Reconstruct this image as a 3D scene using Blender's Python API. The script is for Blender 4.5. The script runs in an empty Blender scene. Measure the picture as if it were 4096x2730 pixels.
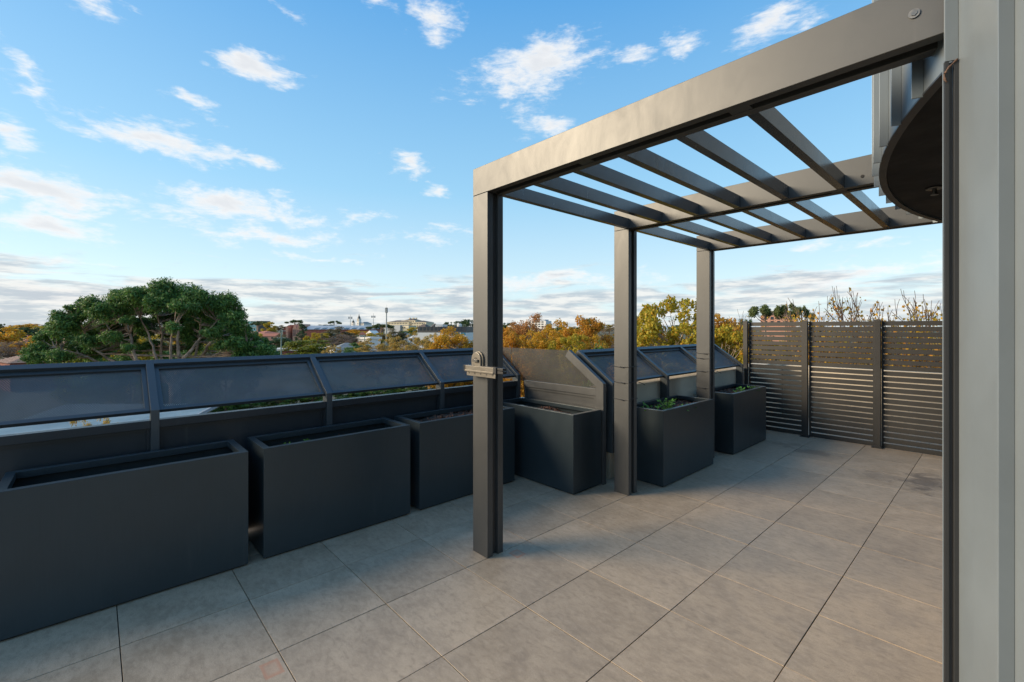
import bpy, bmesh, math, random
import numpy as np
from mathutils import Vector, Matrix

# ------------------------------------------------------------------ camera
HC = 1.667                      # eye height over the terrace tiles
TH = math.radians(47.35)        # view direction, left of +Y
SN, CS = math.sin(TH), math.cos(TH)
FPX, HOR, KPX = 1815.0, 1313.0, 4096 / 2353
scene = bpy.context.scene
COL = scene.collection
cam_data = bpy.data.cameras.new('camera')
cam = bpy.data.objects.new('camera', cam_data)
COL.objects.link(cam)
cam.location = (0, 0, HC)
cam.rotation_euler = (math.radians(90), 0, TH)
cam_data.sensor_width = 36.0
cam_data.lens = 36.0 * FPX / 4096
cam_data.shift_y = -(1365 - HOR) / 4096
cam_data.clip_start = 0.05
cam_data.clip_end = 9000
scene.camera = cam


def ray(px, py):
    r = (px * KPX - 2048) / FPX
    u = -(py * KPX - HOR) / FPX
    return (-SN + r * CS, CS + r * SN, u)


def at(px, py, d):
    v = ray(px, py)
    return Vector((v[0] * d, v[1] * d, HC + v[2] * d))


def sky_angles(px, py):
    v = ray(px, py)
    return math.atan2(-v[0], v[1]), math.atan2(v[2], math.hypot(v[0], v[1]))


# ------------------------------------------------------------------ node helpers
class NT:
    def __init__(self, tree):
        self.t = tree
        self.n = tree.nodes
        self.n.clear()

    def new(self, kind, ins=None, **kw):
        nd = self.n.new(kind)
        for k, v in kw.items():
            setattr(nd, k, v)
        for k, v in (ins or {}).items():
            self.put(nd.inputs[k], v)
        return nd

    def put(self, sock, v):
        if isinstance(v, bpy.types.NodeSocket):
            self.t.links.new(v, sock)
        else:
            sock.default_value = v

    def math(self, op, a, b=0.0, c=0.0, clamp=False):
        nd = self.n.new('ShaderNodeMath')
        nd.operation = op
        nd.use_clamp = clamp
        for i, v in enumerate((a, b, c)):
            self.put(nd.inputs[i], v)
        return nd.outputs[0]

    def mix(self, f, a, b, blend='MIX'):
        nd = self.n.new('ShaderNodeMix')
        nd.data_type = 'RGBA'
        nd.blend_type = blend
        self.put(nd.inputs[0], f)
        self.put(nd.inputs[6], a if not isinstance(a, tuple) else (*a[:3], 1))
        self.put(nd.inputs[7], b if not isinstance(b, tuple) else (*b[:3], 1))
        return nd.outputs[2]

    def smooth(self, v, lo, hi, a=0.0, b=1.0):
        nd = self.n.new('ShaderNodeMapRange')
        nd.interpolation_type = 'SMOOTHSTEP'
        self.put(nd.inputs[0], v)
        for i, x in enumerate((lo, hi, a, b)):
            nd.inputs[i + 1].default_value = x
        return nd.outputs[0]

    def noise(self, vec, scale, detail=4, rough=0.55, dist=0.0):
        nd = self.n.new('ShaderNodeTexNoise')
        self.t.links.new(vec, nd.inputs['Vector'])
        nd.inputs['Scale'].default_value = scale
        nd.inputs['Detail'].default_value = detail
        nd.inputs['Roughness'].default_value = rough
        nd.inputs['Distortion'].default_value = dist
        return nd.outputs['Fac']

    def scale(self, vec, s):
        nd = self.n.new('ShaderNodeVectorMath')
        nd.operation = 'MULTIPLY'
        self.t.links.new(vec, nd.inputs[0])
        nd.inputs[1].default_value = s
        return nd.outputs[0]

    def ramp(self, f, stops):
        nd = self.n.new('ShaderNodeValToRGB')
        cr = nd.color_ramp
        while len(cr.elements) < len(stops):
            cr.elements.new(0.5)
        for e, (p, c) in zip(cr.elements, stops):
            e.position = p
            e.color = (*c[:3], 1)
        self.t.links.new(f, nd.inputs[0])
        return nd.outputs[0]


# ------------------------------------------------------------------ sun and sky
SUN = Vector((-0.629, -0.793, 0.4165)).normalized()      # towards the sun: low, behind the camera's left shoulder
SUN_EL = math.asin(SUN.z)
SUN_STRENGTH = 3.1
SKY_STRENGTH = 0.11
sun_data = bpy.data.lights.new('sun', 'SUN')
sun_data.energy = SUN_STRENGTH
sun_data.angle = math.radians(28.0)
sun_data.color = (1.0, 0.80, 0.55)
sun = bpy.data.objects.new('sun', sun_data)
COL.objects.link(sun)
sun.location = SUN * 50
sun.rotation_euler = SUN.to_track_quat('Z', 'Y').to_euler()

world = bpy.data.worlds.new('World')
scene.world = world
world.use_nodes = True
w = NT(world.node_tree)
sky = w.new('ShaderNodeTexSky', sky_type='NISHITA')
sky.sun_disc = False
sky.sun_elevation = SUN_EL
sky.sun_rotation = math.atan2(SUN.x, SUN.y)
sky.altitude = 50
sky.air_density = 1.0
sky.dust_density = 0.6
sky.ozone_density = 2.2
tc = w.new('ShaderNodeTexCoord')
sep = w.new('ShaderNodeSeparateXYZ', {0: tc.outputs['Generated']})
dx, dy, dz = sep.outputs
az = w.math('ARCTAN2', w.math('MULTIPLY', dx, -1.0), dy)
az = w.math('WRAP', az, TH + math.radians(60), TH - math.radians(60))
el = w.math('ARCSINE', dz)
ang = w.new('ShaderNodeCombineXYZ', {0: az, 1: el}).outputs[0]
wn = w.new('ShaderNodeTexNoise', {'Vector': w.scale(tc.outputs['Generated'], (1, 1, 1.6)), 'Scale': 6.5, 'Detail': 4.0, 'Roughness': 0.6})
wv = w.new('ShaderNodeVectorMath', {0: wn.outputs['Color'], 1: (0.5, 0.5, 0.5)}, operation='SUBTRACT').outputs[0]
ang = w.new('ShaderNodeVectorMath', {0: ang, 1: w.scale(wv, (0.20, 0.11, 0.0))}, operation='ADD').outputs[0]
# cloud banks: centre x, y, half length, half height, tilt (downwards to the right), weight
CLOUDS = [
    (585, 160, 85, 30, 6, 1.0), (430, 238, 95, 28, 20, 1.0), (370, 322, 200, 42, 12, 1.1), (560, 350, 95, 20, 12, .9),
    (110, 432, 260, 46, 10, 1.15), (520, 478, 190, 44, 8, 1.15), (650, 505, 110, 20, 5, .9), (1215, 165, 165, 88, -14, 1.0),
    (1165, 215, 60, 60, 20, .8), (1000, 45, 55, 42, 35, .85), (85, 175, 150, 40, 52, .85), (15, 310, 60, 66, 60, 1.0),
    (245, 22, 75, 30, 20, .8), (905, 365, 85, 28, 15, .8), (95, 528, 190, 30, 8, 1.0), (640, 548, 190, 30, 8, .85),
    (1245, 292, 80, 32, -12, .75), (1445, 135, 70, 22, -12, .75), (1775, 45, 110, 42, -22, .8), (130, 611, 140, 15, 0, .9),
    (730, 612, 90, 12, 4, .7), (1030, 435, 30, 14, 0, .7), (160, 495, 90, 16, 3, .7), (870, 20, 60, 22, 25, .6),
    (670, 12, 50, 22, 25, .6), (1560, 90, 60, 25, -15, .55), (820, 505, 95, 18, -8, .7), (950, 545, 110, 12, -4, .5),
    (1860, 560, 80, 12, -4, .6), (2030, 566, 90, 12, -3, .6), (1900, 640, 330, 26, -5, 1.0), (1250, 655, 260, 22, -5, .9),
    (150, 690, 260, 40, 6, 1.1),
]
fld = None
for (cx, cy, a, b, t, wt) in CLOUDS:
    t = math.radians(t)
    c0 = sky_angles(cx, cy)
    e1 = sky_angles(cx + a * math.cos(t), cy + a * math.sin(t))
    e2 = sky_angles(cx - b * math.sin(t), cy + b * math.cos(t))
    v1 = (e1[0] - c0[0], e1[1] - c0[1])
    la = math.hypot(*v1)
    lb = math.hypot(e2[0] - c0[0], e2[1] - c0[1])
    mp = w.new('ShaderNodeMapping', {'Vector': ang}, vector_type='TEXTURE')
    mp.inputs['Location'].default_value = (c0[0], c0[1], 0)
    mp.inputs['Rotation'].default_value = (0, 0, math.atan2(v1[1], v1[0]))
    mp.inputs['Scale'].default_value = (la, lb, 1)
    ln = w.new('ShaderNodeVectorMath', {0: mp.outputs[0]}, operation='LENGTH')
    f = w.math('MULTIPLY_ADD', ln.outputs['Value'], -wt, wt)
    fld = f if fld is None else w.math('MAXIMUM', fld, f)
fld = w.math('MAXIMUM', fld, -1.0)
# scattered clouds added overhead, above the picture, to light the floor more neutrally
over = w.noise(w.scale(tc.outputs['Generated'], (1, 1, 0.6)), 3.2, 3, 0.5)
over = w.math('MULTIPLY', w.smooth(over, 0.50, 0.62), w.smooth(el, math.radians(40), math.radians(52)))
fld = w.math('MAXIMUM', fld, w.math('MULTIPLY_ADD', over, 1.9, -1.0))
dvec = w.scale(tc.outputs['Generated'], (1, 1, 2.6))
n1 = w.noise(dvec, 8.0, 7, 0.64, 0.5)
n2 = w.noise(dvec, 26.0, 4, 0.62, 0.0)
nn = w.math('ADD', w.math('MULTIPLY', w.math('SUBTRACT', n1, 0.5), 2.5), w.math('MULTIPLY', w.math('SUBTRACT', n2, 0.5), 1.2))
dens = w.math('ADD', fld, nn)
dens = w.math('ADD', dens, 0.04)
wisp = w.noise(w.scale(tc.outputs['Generated'], (1, 1, 4.0)), 34.0, 5, 0.7, 0.6)
cover = w.smooth(w.math('MULTIPLY_ADD', w.math('SUBTRACT', wisp, 0.5), 1.1, dens), -0.05, 1.12)
cover = w.math('MULTIPLY', cover, 0.95)
# low stratus along the horizon, in long flat streaks
bvec = w.new('ShaderNodeCombineXYZ', {0: w.math('MULTIPLY', az, 5.0), 1: w.math('MULTIPLY', el, 34.0)}).outputs[0]
bn = w.noise(bvec, 1.0, 6, 0.6, 0.6)
bn2 = w.noise(bvec, 2.6, 4, 0.62, 0.0)
low = w.smooth(el, math.radians(2.0), math.radians(10.0), 0.42, -0.5)
bd = w.math('ADD', w.math('MULTIPLY', w.math('SUBTRACT', bn, 0.5), 2.6), low)
bcov = w.math('MULTIPLY', w.smooth(bd, -0.12, 0.42), w.smooth(el, math.radians(11), math.radians(7)))
bcov = w.math('MULTIPLY', bcov, 0.85)
shade = w.smooth(dens, 0.35, 1.5)
white = w.mix(shade, (5.15, 5.15, 5.1), (4.1, 4.2, 4.35))
bcol = w.mix(w.smooth(bn2, 0.38, 0.62), (2.6, 2.95, 3.3), (4.7, 4.65, 4.5))
clear = w.ramp(w.math('MULTIPLY', el, 1 / math.radians(60), clamp=True),
               [(0.0, (.40, .505, .55)), (0.10, (.35, .48, .545)), (0.27, (.19, .385, .54)), (0.60, (.058, .235, .485)), (1.0, (.05, .19, .42))])
clear = w.mix(1.0, clear, (1 / SKY_STRENGTH,) * 3, 'MULTIPLY')
pale = w.mix(0.2, clear, w.mix(1.0, sky.outputs[0], (1.3, 1.2, 1.1), 'MULTIPLY'))
c1 = w.mix(cover, pale, white)
c2 = w.mix(bcov, c1, bcol)
bg = w.new('ShaderNodeBackground', {'Color': c2, 'Strength': SKY_STRENGTH})
wo = w.new('ShaderNodeOutputWorld', {'Surface': bg.outputs[0]})
world.cycles.sampling_method = 'MANUAL'
world.cycles.sample_map_resolution = 1024

vs = scene.view_settings
vs.view_transform = 'Standard'
vs.look = 'None'
vs.exposure = 0.85
vs.gamma = 1.0
vs.use_curve_mapping = False
scene.render.engine = 'CYCLES'
scene.cycles.use_denoising = True
scene.cycles.max_bounces = 8
scene.cycles.transparent_max_bounces = 12
scene.cycles.sample_clamp_indirect = 4.0
scene.cycles.caustics_reflective = False
scene.cycles.caustics_refractive = False


# ------------------------------------------------------------------ mesh helpers
class MB:
    """collects simple solids, build() links them as one mesh object"""

    def __init__(self):
        self.v = []
        self.f = []

    def quad(self, *pts):
        n = len(self.v)
        self.v += [tuple(p) for p in pts]
        self.f.append(tuple(range(n, n + len(pts))))
        return self

    def box(self, x0, x1, y0, y1, z0, z1):
        n = len(self.v)
        self.v += [(x0, y0, z0), (x1, y0, z0), (x1, y1, z0), (x0, y1, z0), (x0, y0, z1), (x1, y0, z1), (x1, y1, z1), (x0, y1, z1)]
        self.f += [tuple(n + i for i in q) for q in ((3, 2, 1, 0), (4, 5, 6, 7), (0, 1, 5, 4), (1, 2, 6, 5), (2, 3, 7, 6), (3, 0, 4, 7))]
        return self

    def prism(self, pts, vec):
        """closed outline pts extruded along vec"""
        n = len(self.v)
        m = len(pts)
        pts = [Vector(p) for p in pts]
        vec = Vector(vec)
        self.v += [tuple(p) for p in pts] + [tuple(p + vec) for p in pts]
        self.f.append(tuple(n + i for i in reversed(range(m))))
        self.f.append(tuple(n + m + i for i in range(m)))
        for i in range(m):
            j = (i + 1) % m
            self.f.append((n + i, n + j, n + m + j, n + m + i))
        return self

    def tube(self, pts, radii, seg=8, cap=True):
        pts = [Vector(p) for p in pts]
        n0 = len(self.v)
        up = Vector((0.31, 0.17, 0.93)).normalized()
        for i, p in enumerate(pts):
            a = pts[max(i - 1, 0)]
            b = pts[min(i + 1, len(pts) - 1)]
            d = (b - a).normalized()
            s = d.cross(up)
            if s.length < 1e-3:
                s = d.cross(Vector((1, 0, 0)))
            s.normalize()
            t = s.cross(d)
            r = radii[i] if isinstance(radii, (list, tuple)) else radii
            for k in range(seg):
                q = 2 * math.pi * k / seg
                self.v.append(tuple(p + s * (r * math.cos(q)) + t * (r * math.sin(q))))
        for i in range(len(pts) - 1):
            for k in range(seg):
                a = n0 + i * seg + k
                b = n0 + i * seg + (k + 1) % seg
                self.f.append((a, b, b + seg, a + seg))
        if cap:
            self.f.append(tuple(n0 + k for k in reversed(range(seg))))
            e = n0 + (len(pts) - 1) * seg
            self.f.append(tuple(e + k for k in range(seg)))
        return self

    def disc(self, c, axis, r, h, seg=12):
        c = Vector(c)
        axis = Vector(axis).normalized()
        return self.tube([c, c + axis * h], r, seg)

    def lathe(self, c, prof, seg=12):
        n0 = len(self.v)
        for (r, z) in prof:
            for k in range(seg):
                q = 2 * math.pi * (k + 0.5) / seg
                self.v.append((c[0] + r * math.cos(q), c[1] + r * math.sin(q), c[2] + z))
        for i in range(len(prof) - 1):
            for k in range(seg):
                a = n0 + i * seg + k
                b = n0 + i * seg + (k + 1) % seg
                self.f.append((a, b, b + seg, a + seg))
        self.f.append(tuple(n0 + k for k in reversed(range(seg))))
        e = n0 + (len(prof) - 1) * seg
        self.f.append(tuple(e + k for k in range(seg)))
        return self

    def mesh(self, name, mat, smooth=False):
        me = bpy.data.meshes.new(name)
        me.from_pydata(self.v, [], self.f)
        if mat:
            me.materials.append(mat)
        if smooth:
            me.polygons.foreach_set('use_smooth', [True] * len(me.polygons))
        me.update()
        return me

    def build(self, name, mat, parent=None, smooth=False, bevel=0.0):
        o = bpy.data.objects.new(name, self.mesh(name, mat, smooth))
        COL.objects.link(o)
        o.parent = parent
        if bevel:
            md = o.modifiers.new('bevel', 'BEVEL')
            md.width = bevel
            md.segments = 2
            md.limit_method = 'ANGLE'
        return o


def quads_mesh(name, q, mat):
    """q: (n,4,3) array of loose quads, made fast"""
    q = np.asarray(q, dtype=np.float32)
    n = len(q)
    me = bpy.data.meshes.new(name)
    me.vertices.add(n * 4)
    me.vertices.foreach_set('co', q.reshape(-1))
    me.loops.add(n * 4)
    me.loops.foreach_set('vertex_index', np.arange(n * 4, dtype=np.int32))
    me.polygons.add(n)
    me.polygons.foreach_set('loop_start', np.arange(0, n * 4, 4, dtype=np.int32))
    me.materials.append(mat)
    me.update(calc_edges=True)
    me.validate()
    return me


def link(name, me, parent=None):
    o = bpy.data.objects.new(name, me)
    COL.objects.link(o)
    o.parent = parent
    return o


def tag(o, label, cat=None, group=None, kind=None):
    if label:
        o['label'] = label
    if cat:
        o['category'] = cat
    if group:
        o['group'] = group
    if kind:
        o['kind'] = kind
    return o


def thing(name, label, cat, loc=(0, 0, 0), group=None):
    o = bpy.data.objects.new(name, None)
    COL.objects.link(o)
    o.location = loc
    o.empty_display_size = 0.2
    return tag(o, label, cat, group)


def child(o, parent):
    """parent a mesh that was modelled in world coordinates to an empty with an offset"""
    o.parent = parent
    o.matrix_parent_inverse = Matrix.Translation(parent.location).inverted()
    return o


# ------------------------------------------------------------------ materials
MATS = {}


def principled(name):
    m = bpy.data.materials.new(name)
    m.use_nodes = True
    t = NT(m.node_tree)
    p = t.new('ShaderNodeBsdfPrincipled')
    t.new('ShaderNodeOutputMaterial', {'Surface': p.outputs[0]})
    MATS[name] = m
    return m, t, p


def plain(name, col, rough=0.6, var=0.12, scale=3.0, metallic=0.0, bump=0.0, bscale=60.0, spec=0.5):
    m, t, p = principled(name)
    c = t.new('ShaderNodeTexCoord').outputs['Object']
    n = t.noise(c, scale, 6, 0.6)
    k = t.smooth(n, 0.3, 0.7, 1 - var, 1 + var)
    hsv = t.new('ShaderNodeHueSaturation', {'Color': (*col, 1), 'Value': k})
    p.inputs['Metallic'].default_value = metallic
    p.inputs['Specular IOR Level'].default_value = spec
    t.put(p.inputs['Base Color'], hsv.outputs[0])
    t.put(p.inputs['Roughness'], t.smooth(t.noise(c, scale * 2.3, 5, 0.6), 0.3, 0.7, max(rough - 0.06, 0.02), rough + 0.06))
    if bump:
        b = t.new('ShaderNodeBump', {'Strength': bump, 'Distance': 0.01, 'Height': t.noise(c, bscale, 4, 0.7)})
        t.put(p.inputs['Normal'], b.outputs[0])
    return m


def coated_metal(name, col, rough, metallic, streak=0.0, wipe=0.12):
    """powder coated aluminium: even colour, faint handling marks in the gloss"""
    m, t, p = principled(name)
    c = t.new('ShaderNodeTexCoord').outputs['Object']
    big = t.noise(c, 1.7, 5, 0.6, 0.4)
    smudge = t.noise(t.scale(c, (1, 1, 0.5)), 6.0, 7, 0.68, 1.0)
    fine = t.noise(t.scale(c, (1, 1, 0.04)), 120.0, 2, 0.5)
    v = t.math('MULTIPLY_ADD', t.math('SUBTRACT', big, 0.5), 0.35, 1.0)
    v = t.math('MULTIPLY_ADD', t.math('SUBTRACT', smudge, 0.5), wipe * 2, v)
    v = t.math('MULTIPLY_ADD', t.math('SUBTRACT', fine, 0.5), streak, v)
    hsv = t.new('ShaderNodeHueSaturation', {'Color': (*col, 1), 'Value': v})
    dust = t.smooth(t.noise(c, 34.0, 4, 0.75), 0.70, 0.80, 0.0, 0.14)
    drip = t.math('MULTIPLY', t.smooth(t.noise(t.scale(c, (1, 1, 0.05)), 22.0, 4, 0.6), 0.55, 0.75), t.smooth(t.noise(c, 2.3, 4, 0.6), 0.45, 0.7))
    dust = t.math('MAXIMUM', dust, t.math('MULTIPLY', drip, 0.07))
    t.put(p.inputs['Base Color'], t.mix(dust, hsv.outputs[0], (0.30, 0.29, 0.27)))
    t.put(p.inputs['Metallic'], metallic)
    r = t.math('MULTIPLY_ADD', t.math('SUBTRACT', smudge, 0.5), 0.22, rough)
    t.put(p.inputs['Roughness'], r)
    b = t.new('ShaderNodeBump', {'Strength': 0.05, 'Distance': 0.002, 'Height': t.noise(c, 380.0, 2, 0.5)})
    t.put(p.inputs['Normal'], b.outputs[0])
    return m


M_MET = coated_metal('powder_coated_grey', (0.082, 0.084, 0.084), 0.43, 0.42)
M_RAFTER = coated_metal('rafter_grey', (0.13, 0.14, 0.15), 0.24, 0.6)
M_PLANTER = coated_metal('planter_grey', (0.044, 0.060, 0.069), 0.32, 0.38, streak=0.12, wipe=0.06)
M_RAIL = coated_metal('balustrade_grey', (0.072, 0.084, 0.092), 0.40, 0.4, wipe=0.08)
M_FENCE = coated_metal('fence_grey', (0.046, 0.044, 0.041), 0.45, 0.25, wipe=0.08)
M_CLAD = coated_metal('cladding_grey', (0.22, 0.255, 0.28), 0.40, 0.3, wipe=0.06)
M_JAMB = coated_metal('jamb_grey', (0.045, 0.047, 0.05), 0.4, 0.3, wipe=0.06)
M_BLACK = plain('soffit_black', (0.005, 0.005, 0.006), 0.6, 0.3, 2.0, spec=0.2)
M_DARK = plain('dark_void', (0.02, 0.02, 0.021), 0.8, 0.2)
M_WIRE = plain('black_wire', (0.015, 0.015, 0.016), 0.5)
M_BOLT = plain('bolt_steel', (0.16, 0.155, 0.145), 0.35, 0.2, 30, metallic=0.8)
M_BRONZE = plain('bracket_bronze', (0.19, 0.168, 0.135), 0.42, 0.08, 20, metallic=0.35)
M_BRONZE_D = plain('bracket_recess', (0.07, 0.06, 0.05), 0.5, 0.1, 20)
M_RENDERWALL = plain('cream_render', (0.62, 0.53, 0.40), 0.9, 0.08, 2.0, bump=0.6, bscale=130.0, spec=0.2)
M_SLAB = plain('slab_concrete', (0.045, 0.043, 0.04), 0.9, 0.2)
M_CONC = plain('concrete', (0.30, 0.28, 0.25), 0.85, 0.15, 1.2, bump=0.3)
M_RUST = plain('rusty_sealant', (0.12, 0.07, 0.05), 0.8, 0.35, 40)


def perforated(name, col, axis, pitch=0.0135, rad=0.0021):
    m, t, p = principled(name)
    c = t.new('ShaderNodeTexCoord').outputs['Object']
    s = t.new('ShaderNodeSeparateXYZ', {0: c}).outputs
    if axis == 'Y':       # slanted panel running along Y
        u, v = s[1], t.math('MULTIPLY', s[2], 1.7)
    else:                 # upright panel running along X
        u, v = s[0], s[2]
    row = pitch * math.sqrt(3)

    def cell(du, dv):
        a = t.math('SUBTRACT', t.math('FRACT', t.math('ADD', t.math('DIVIDE', u, pitch), du)), 0.5)
        b = t.math('SUBTRACT', t.math('FRACT', t.math('ADD', t.math('DIVIDE', v, row), dv)), 0.5)
        a = t.math('MULTIPLY', a, pitch)
        b = t.math('MULTIPLY', b, row)
        return t.math('SQRT', t.math('ADD', t.math('MULTIPLY', a, a), t.math('MULTIPLY', b, b)))
    d = t.math('MINIMUM', cell(0, 0), cell(0.5, 0.5))
    hole = t.math('LESS_THAN', d, rad)
    n = t.noise(c, 3.0, 5, 0.6, 0.5)
    hsv = t.new('ShaderNodeHueSaturation', {'Color': (*col, 1), 'Value': t.smooth(n, 0.3, 0.75, 0.85, 1.2)})
    t.put(p.inputs['Base Color'], hsv.outputs[0])
    p.inputs['Roughness'].default_value = 0.7
    p.inputs['Metallic'].default_value = 0.05
    tr = t.new('ShaderNodeBsdfTransparent')
    mx = t.new('ShaderNodeMixShader', {0: hole, 1: p.outputs[0], 2: tr.outputs[0]})
    out = [x for x in t.n if x.type == 'OUTPUT_MATERIAL'][0]
    t.put(out.inputs[0], mx.outputs[0])
    return m


M_PERF = perforated('perforated_sheet', (0.10, 0.10, 0.099), 'Y')
M_PERFX = perforated('perforated_sheet_return', (0.036, 0.036, 0.035), 'X', rad=0.0033)
M_INFILL = coated_metal('infill_grey', (0.030, 0.037, 0.044), 0.40, 0.3, wipe=0.06)


def tile_material():
    m, t, p = principled('porcelain_tile')
    oc = t.new('ShaderNodeTexCoord').outputs['Object']
    rnd = t.new('ShaderNodeObjectInfo').outputs['Random']
    off = t.new('ShaderNodeCombineXYZ', {0: t.math('MULTIPLY', rnd, 37.0), 1: t.math('MULTIPLY', rnd, 91.0)}).outputs[0]
    c = t.new('ShaderNodeVectorMath', {0: oc, 1: off}, operation='ADD').outputs[0]
    cloud = t.noise(c, 4.2, 9, 0.66, 0.3)
    brush = t.noise(t.scale(c, (1.0, 1.9, 1)), 16.0, 9, 0.74, 0.35)
    grain = t.noise(c, 230.0, 3, 0.7)
    vein = t.smooth(t.math('ABSOLUTE', t.math('SUBTRACT', t.noise(c, 4.6, 9, 0.74, 0.8), 0.5)), 0.0, 0.007, 1.0, 0.0)
    vein = t.math('MULTIPLY', vein, t.smooth(t.noise(c, 2.6, 3, 0.5), 0.58, 0.66))
    col = t.ramp(cloud, [(0.28, (0.326, 0.249, 0.168)), (0.5, (0.429, 0.335, 0.233)), (0.72, (0.518, 0.411, 0.291))])
    col = t.mix(t.smooth(brush, 0.48, 0.70, 0.0, 0.55), col, (0.559, 0.446, 0.323))
    col = t.mix(t.smooth(brush, 0.52, 0.32, 0.0, 0.55), col, (0.243, 0.186, 0.128))
    col = t.mix(t.math('MULTIPLY', vein, 0.6), col, (0.124, 0.099, 0.076))
    col = t.mix(t.smooth(grain, 0.35, 0.65, 0.0, 0.42), col, (0.207, 0.161, 0.117))
    # marks left on the floor: rust outlines of old feet, dark water stains by the screen
    pos = t.new('ShaderNodeNewGeometry').outputs['Position']
    ps = t.new('ShaderNodeSeparateXYZ', {0: pos}).outputs
    wob = t.math('MULTIPLY', t.math('SUBTRACT', t.noise(pos, 14.0, 4, 0.7), 0.5), 0.05)

    def rust(col, x, y, hx, hy, amt):
        a = t.math('DIVIDE', t.math('ABSOLUTE', t.math('SUBTRACT', ps[0], x)), hx)
        b = t.math('DIVIDE', t.math('ABSOLUTE', t.math('SUBTRACT', ps[1], y)), hy)
        q = t.math('ADD', t.math('MAXIMUM', a, b), t.math('MULTIPLY', wob, 4.0))
        k = t.math('MULTIPLY', t.smooth(q, 0.45, 0.85, 0.35, 1.0), t.smooth(q, 1.08, 0.92))
        return t.mix(t.math('MULTIPLY', k, amt), col, (0.46, 0.19, 0.10))
    col = rust(col, -2.43, 0.64, 0.062, 0.042, 0.55)
    col = rust(col, -2.44, 2.30, 0.05, 0.045, 0.7)

    def stain(col, x, y, rx, ry, amt, sc, tint):
        q = t.math('SQRT', t.math('ADD', t.math('POWER', t.math('DIVIDE', t.math('SUBTRACT', ps[0], x), rx), 2.0),
                                  t.math('POWER', t.math('DIVIDE', t.math('SUBTRACT', ps[1], y), ry), 2.0)))
        k = t.math('ADD', t.math('SUBTRACT', 1.0, q), t.math('MULTIPLY', t.math('SUBTRACT', t.noise(pos, sc, 6, 0.7, 0.8), 0.5), 3.0))
        return t.mix(t.math('MULTIPLY', t.smooth(k, 0.1, 0.7), amt), col, tint)
    col = stain(col, -0.56, 6.6, 0.26, 0.5, 0.62, 5.0, (0.055, 0.045, 0.04))
    col = stain(col, -0.95, 6.5, 0.30, 0.28, 0.35, 6.0, (0.07, 0.058, 0.05))
    col = stain(col, -1.75, 7.1, 0.35, 0.22, 0.4, 6.0, (0.08, 0.058, 0.042))
    col = stain(col, -2.1, 7.3, 0.25, 0.2, 0.35, 6.0, (0.11, 0.07, 0.045))
    v = t.math('MULTIPLY_ADD', t.math('SUBTRACT', rnd, 0.5), 0.17, 1.08)
    hsv = t.new('ShaderNodeHueSaturation', {'Color': col, 'Value': v})
    t.put(p.inputs['Base Color'], hsv.outputs[0])
    t.put(p.inputs['Roughness'], t.smooth(cloud, 0.3, 0.7, 0.40, 0.55))
    b = t.new('ShaderNodeBump', {'Strength': 0.06, 'Distance': 0.003, 'Height': t.math('MULTIPLY_ADD', brush, 0.7, t.math('MULTIPLY', grain, 0.5))})
    t.put(p.inputs['Normal'], b.outputs[0])
    return m


M_TILE = tile_material()

# ------------------------------------------------------------------ terrace floor
ROT = random.Random(7)
floor = MB().box(-4.72, 4.2, -1.6, 10.2, -0.40, -0.022).build('floor', M_SLAB)
tag(floor, 'terrace floor of square grey stone tiles', kind='structure')
GAP = 0.0022
tile_me = {}


def tile(x0, x1, y0, y1):
    key = (round(x1 - x0, 3), round(y1 - y0, 3))
    if key not in tile_me:
        hx, hy = (x1 - x0) / 2 - GAP, (y1 - y0) / 2 - GAP
        b = 0.0012
        mb = MB()
        mb.v = [(-hx, -hy, -0.02), (hx, -hy, -0.02), (hx, hy, -0.02), (-hx, hy, -0.02),
                (-hx, -hy, -b), (hx, -hy, -b), (hx, hy, -b), (-hx, hy, -b),
                (-hx + b, -hy + b, 0), (hx - b, -hy + b, 0), (hx - b, hy - b, 0), (-hx + b, hy - b, 0)]
        for k in (0, 4):
            for i in range(4):
                j = (i + 1) % 4
                mb.f.append((k + i, k + j, k + j + 4, k + i + 4))
        mb.f.append((8, 9, 10, 11))
        tile_me[key] = mb.mesh('tile', M_TILE)
    o = link('tile', tile_me[key], floor)
    o.location = ((x0 + x1) / 2, (y0 + y1) / 2, ROT.uniform(-0.0012, 0.0004))
    o.rotation_euler = (ROT.uniform(-0.0016, 0.0016), ROT.uniform(-0.0016, 0.0016), ROT.choice((0, math.pi)))


def cuts(lo, hi, ref):
    c = [lo]
    k = ref + 0.6 * math.ceil((lo - ref) / 0.6 + 1e-6)
    while k < hi - 1e-6:
        if k - c[-1] > 0.03:
            c.append(k)
        k += 0.6
    c.append(hi)
    return c


XC = cuts(-4.60, 0.47, -0.736)
for i in range(len(XC) - 1):
    y_hi = 9.88
    for y0, y1 in zip(cuts(-1.6, y_hi, 1.30)[:-1], cuts(-1.6, y_hi, 1.30)[1:]):
        if XC[i + 1] < -3.0 and y0 > 4.1:
            continue
        tile(XC[i], XC[i + 1], y0, y1)

# ------------------------------------------------------------------ cream parapet walls
wall = thing('parapet_wall', 'cream rendered low wall behind the inner sloped balustrade', 'wall', (-3.1, 6.5, 0))
child(MB().box(-3.22, -2.955, 4.19, 10.2, -0.35, 0.985).build('wall', M_RENDERWALL), wall)
child(MB().box(-3.235, -2.945, 4.188, 10.2, 0.9855, 1.003).build('coping', M_RENDERWALL, bevel=0.004), wall)
wall2 = thing('parapet_wall', 'pale low wall seen through the gaps of the slatted screen', 'wall', (0, 10, 0))
child(MB().box(-2.94, 4.2, 9.9, 10.15, -0.35, .945).build('wall', M_RENDERWALL), wall2)

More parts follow.
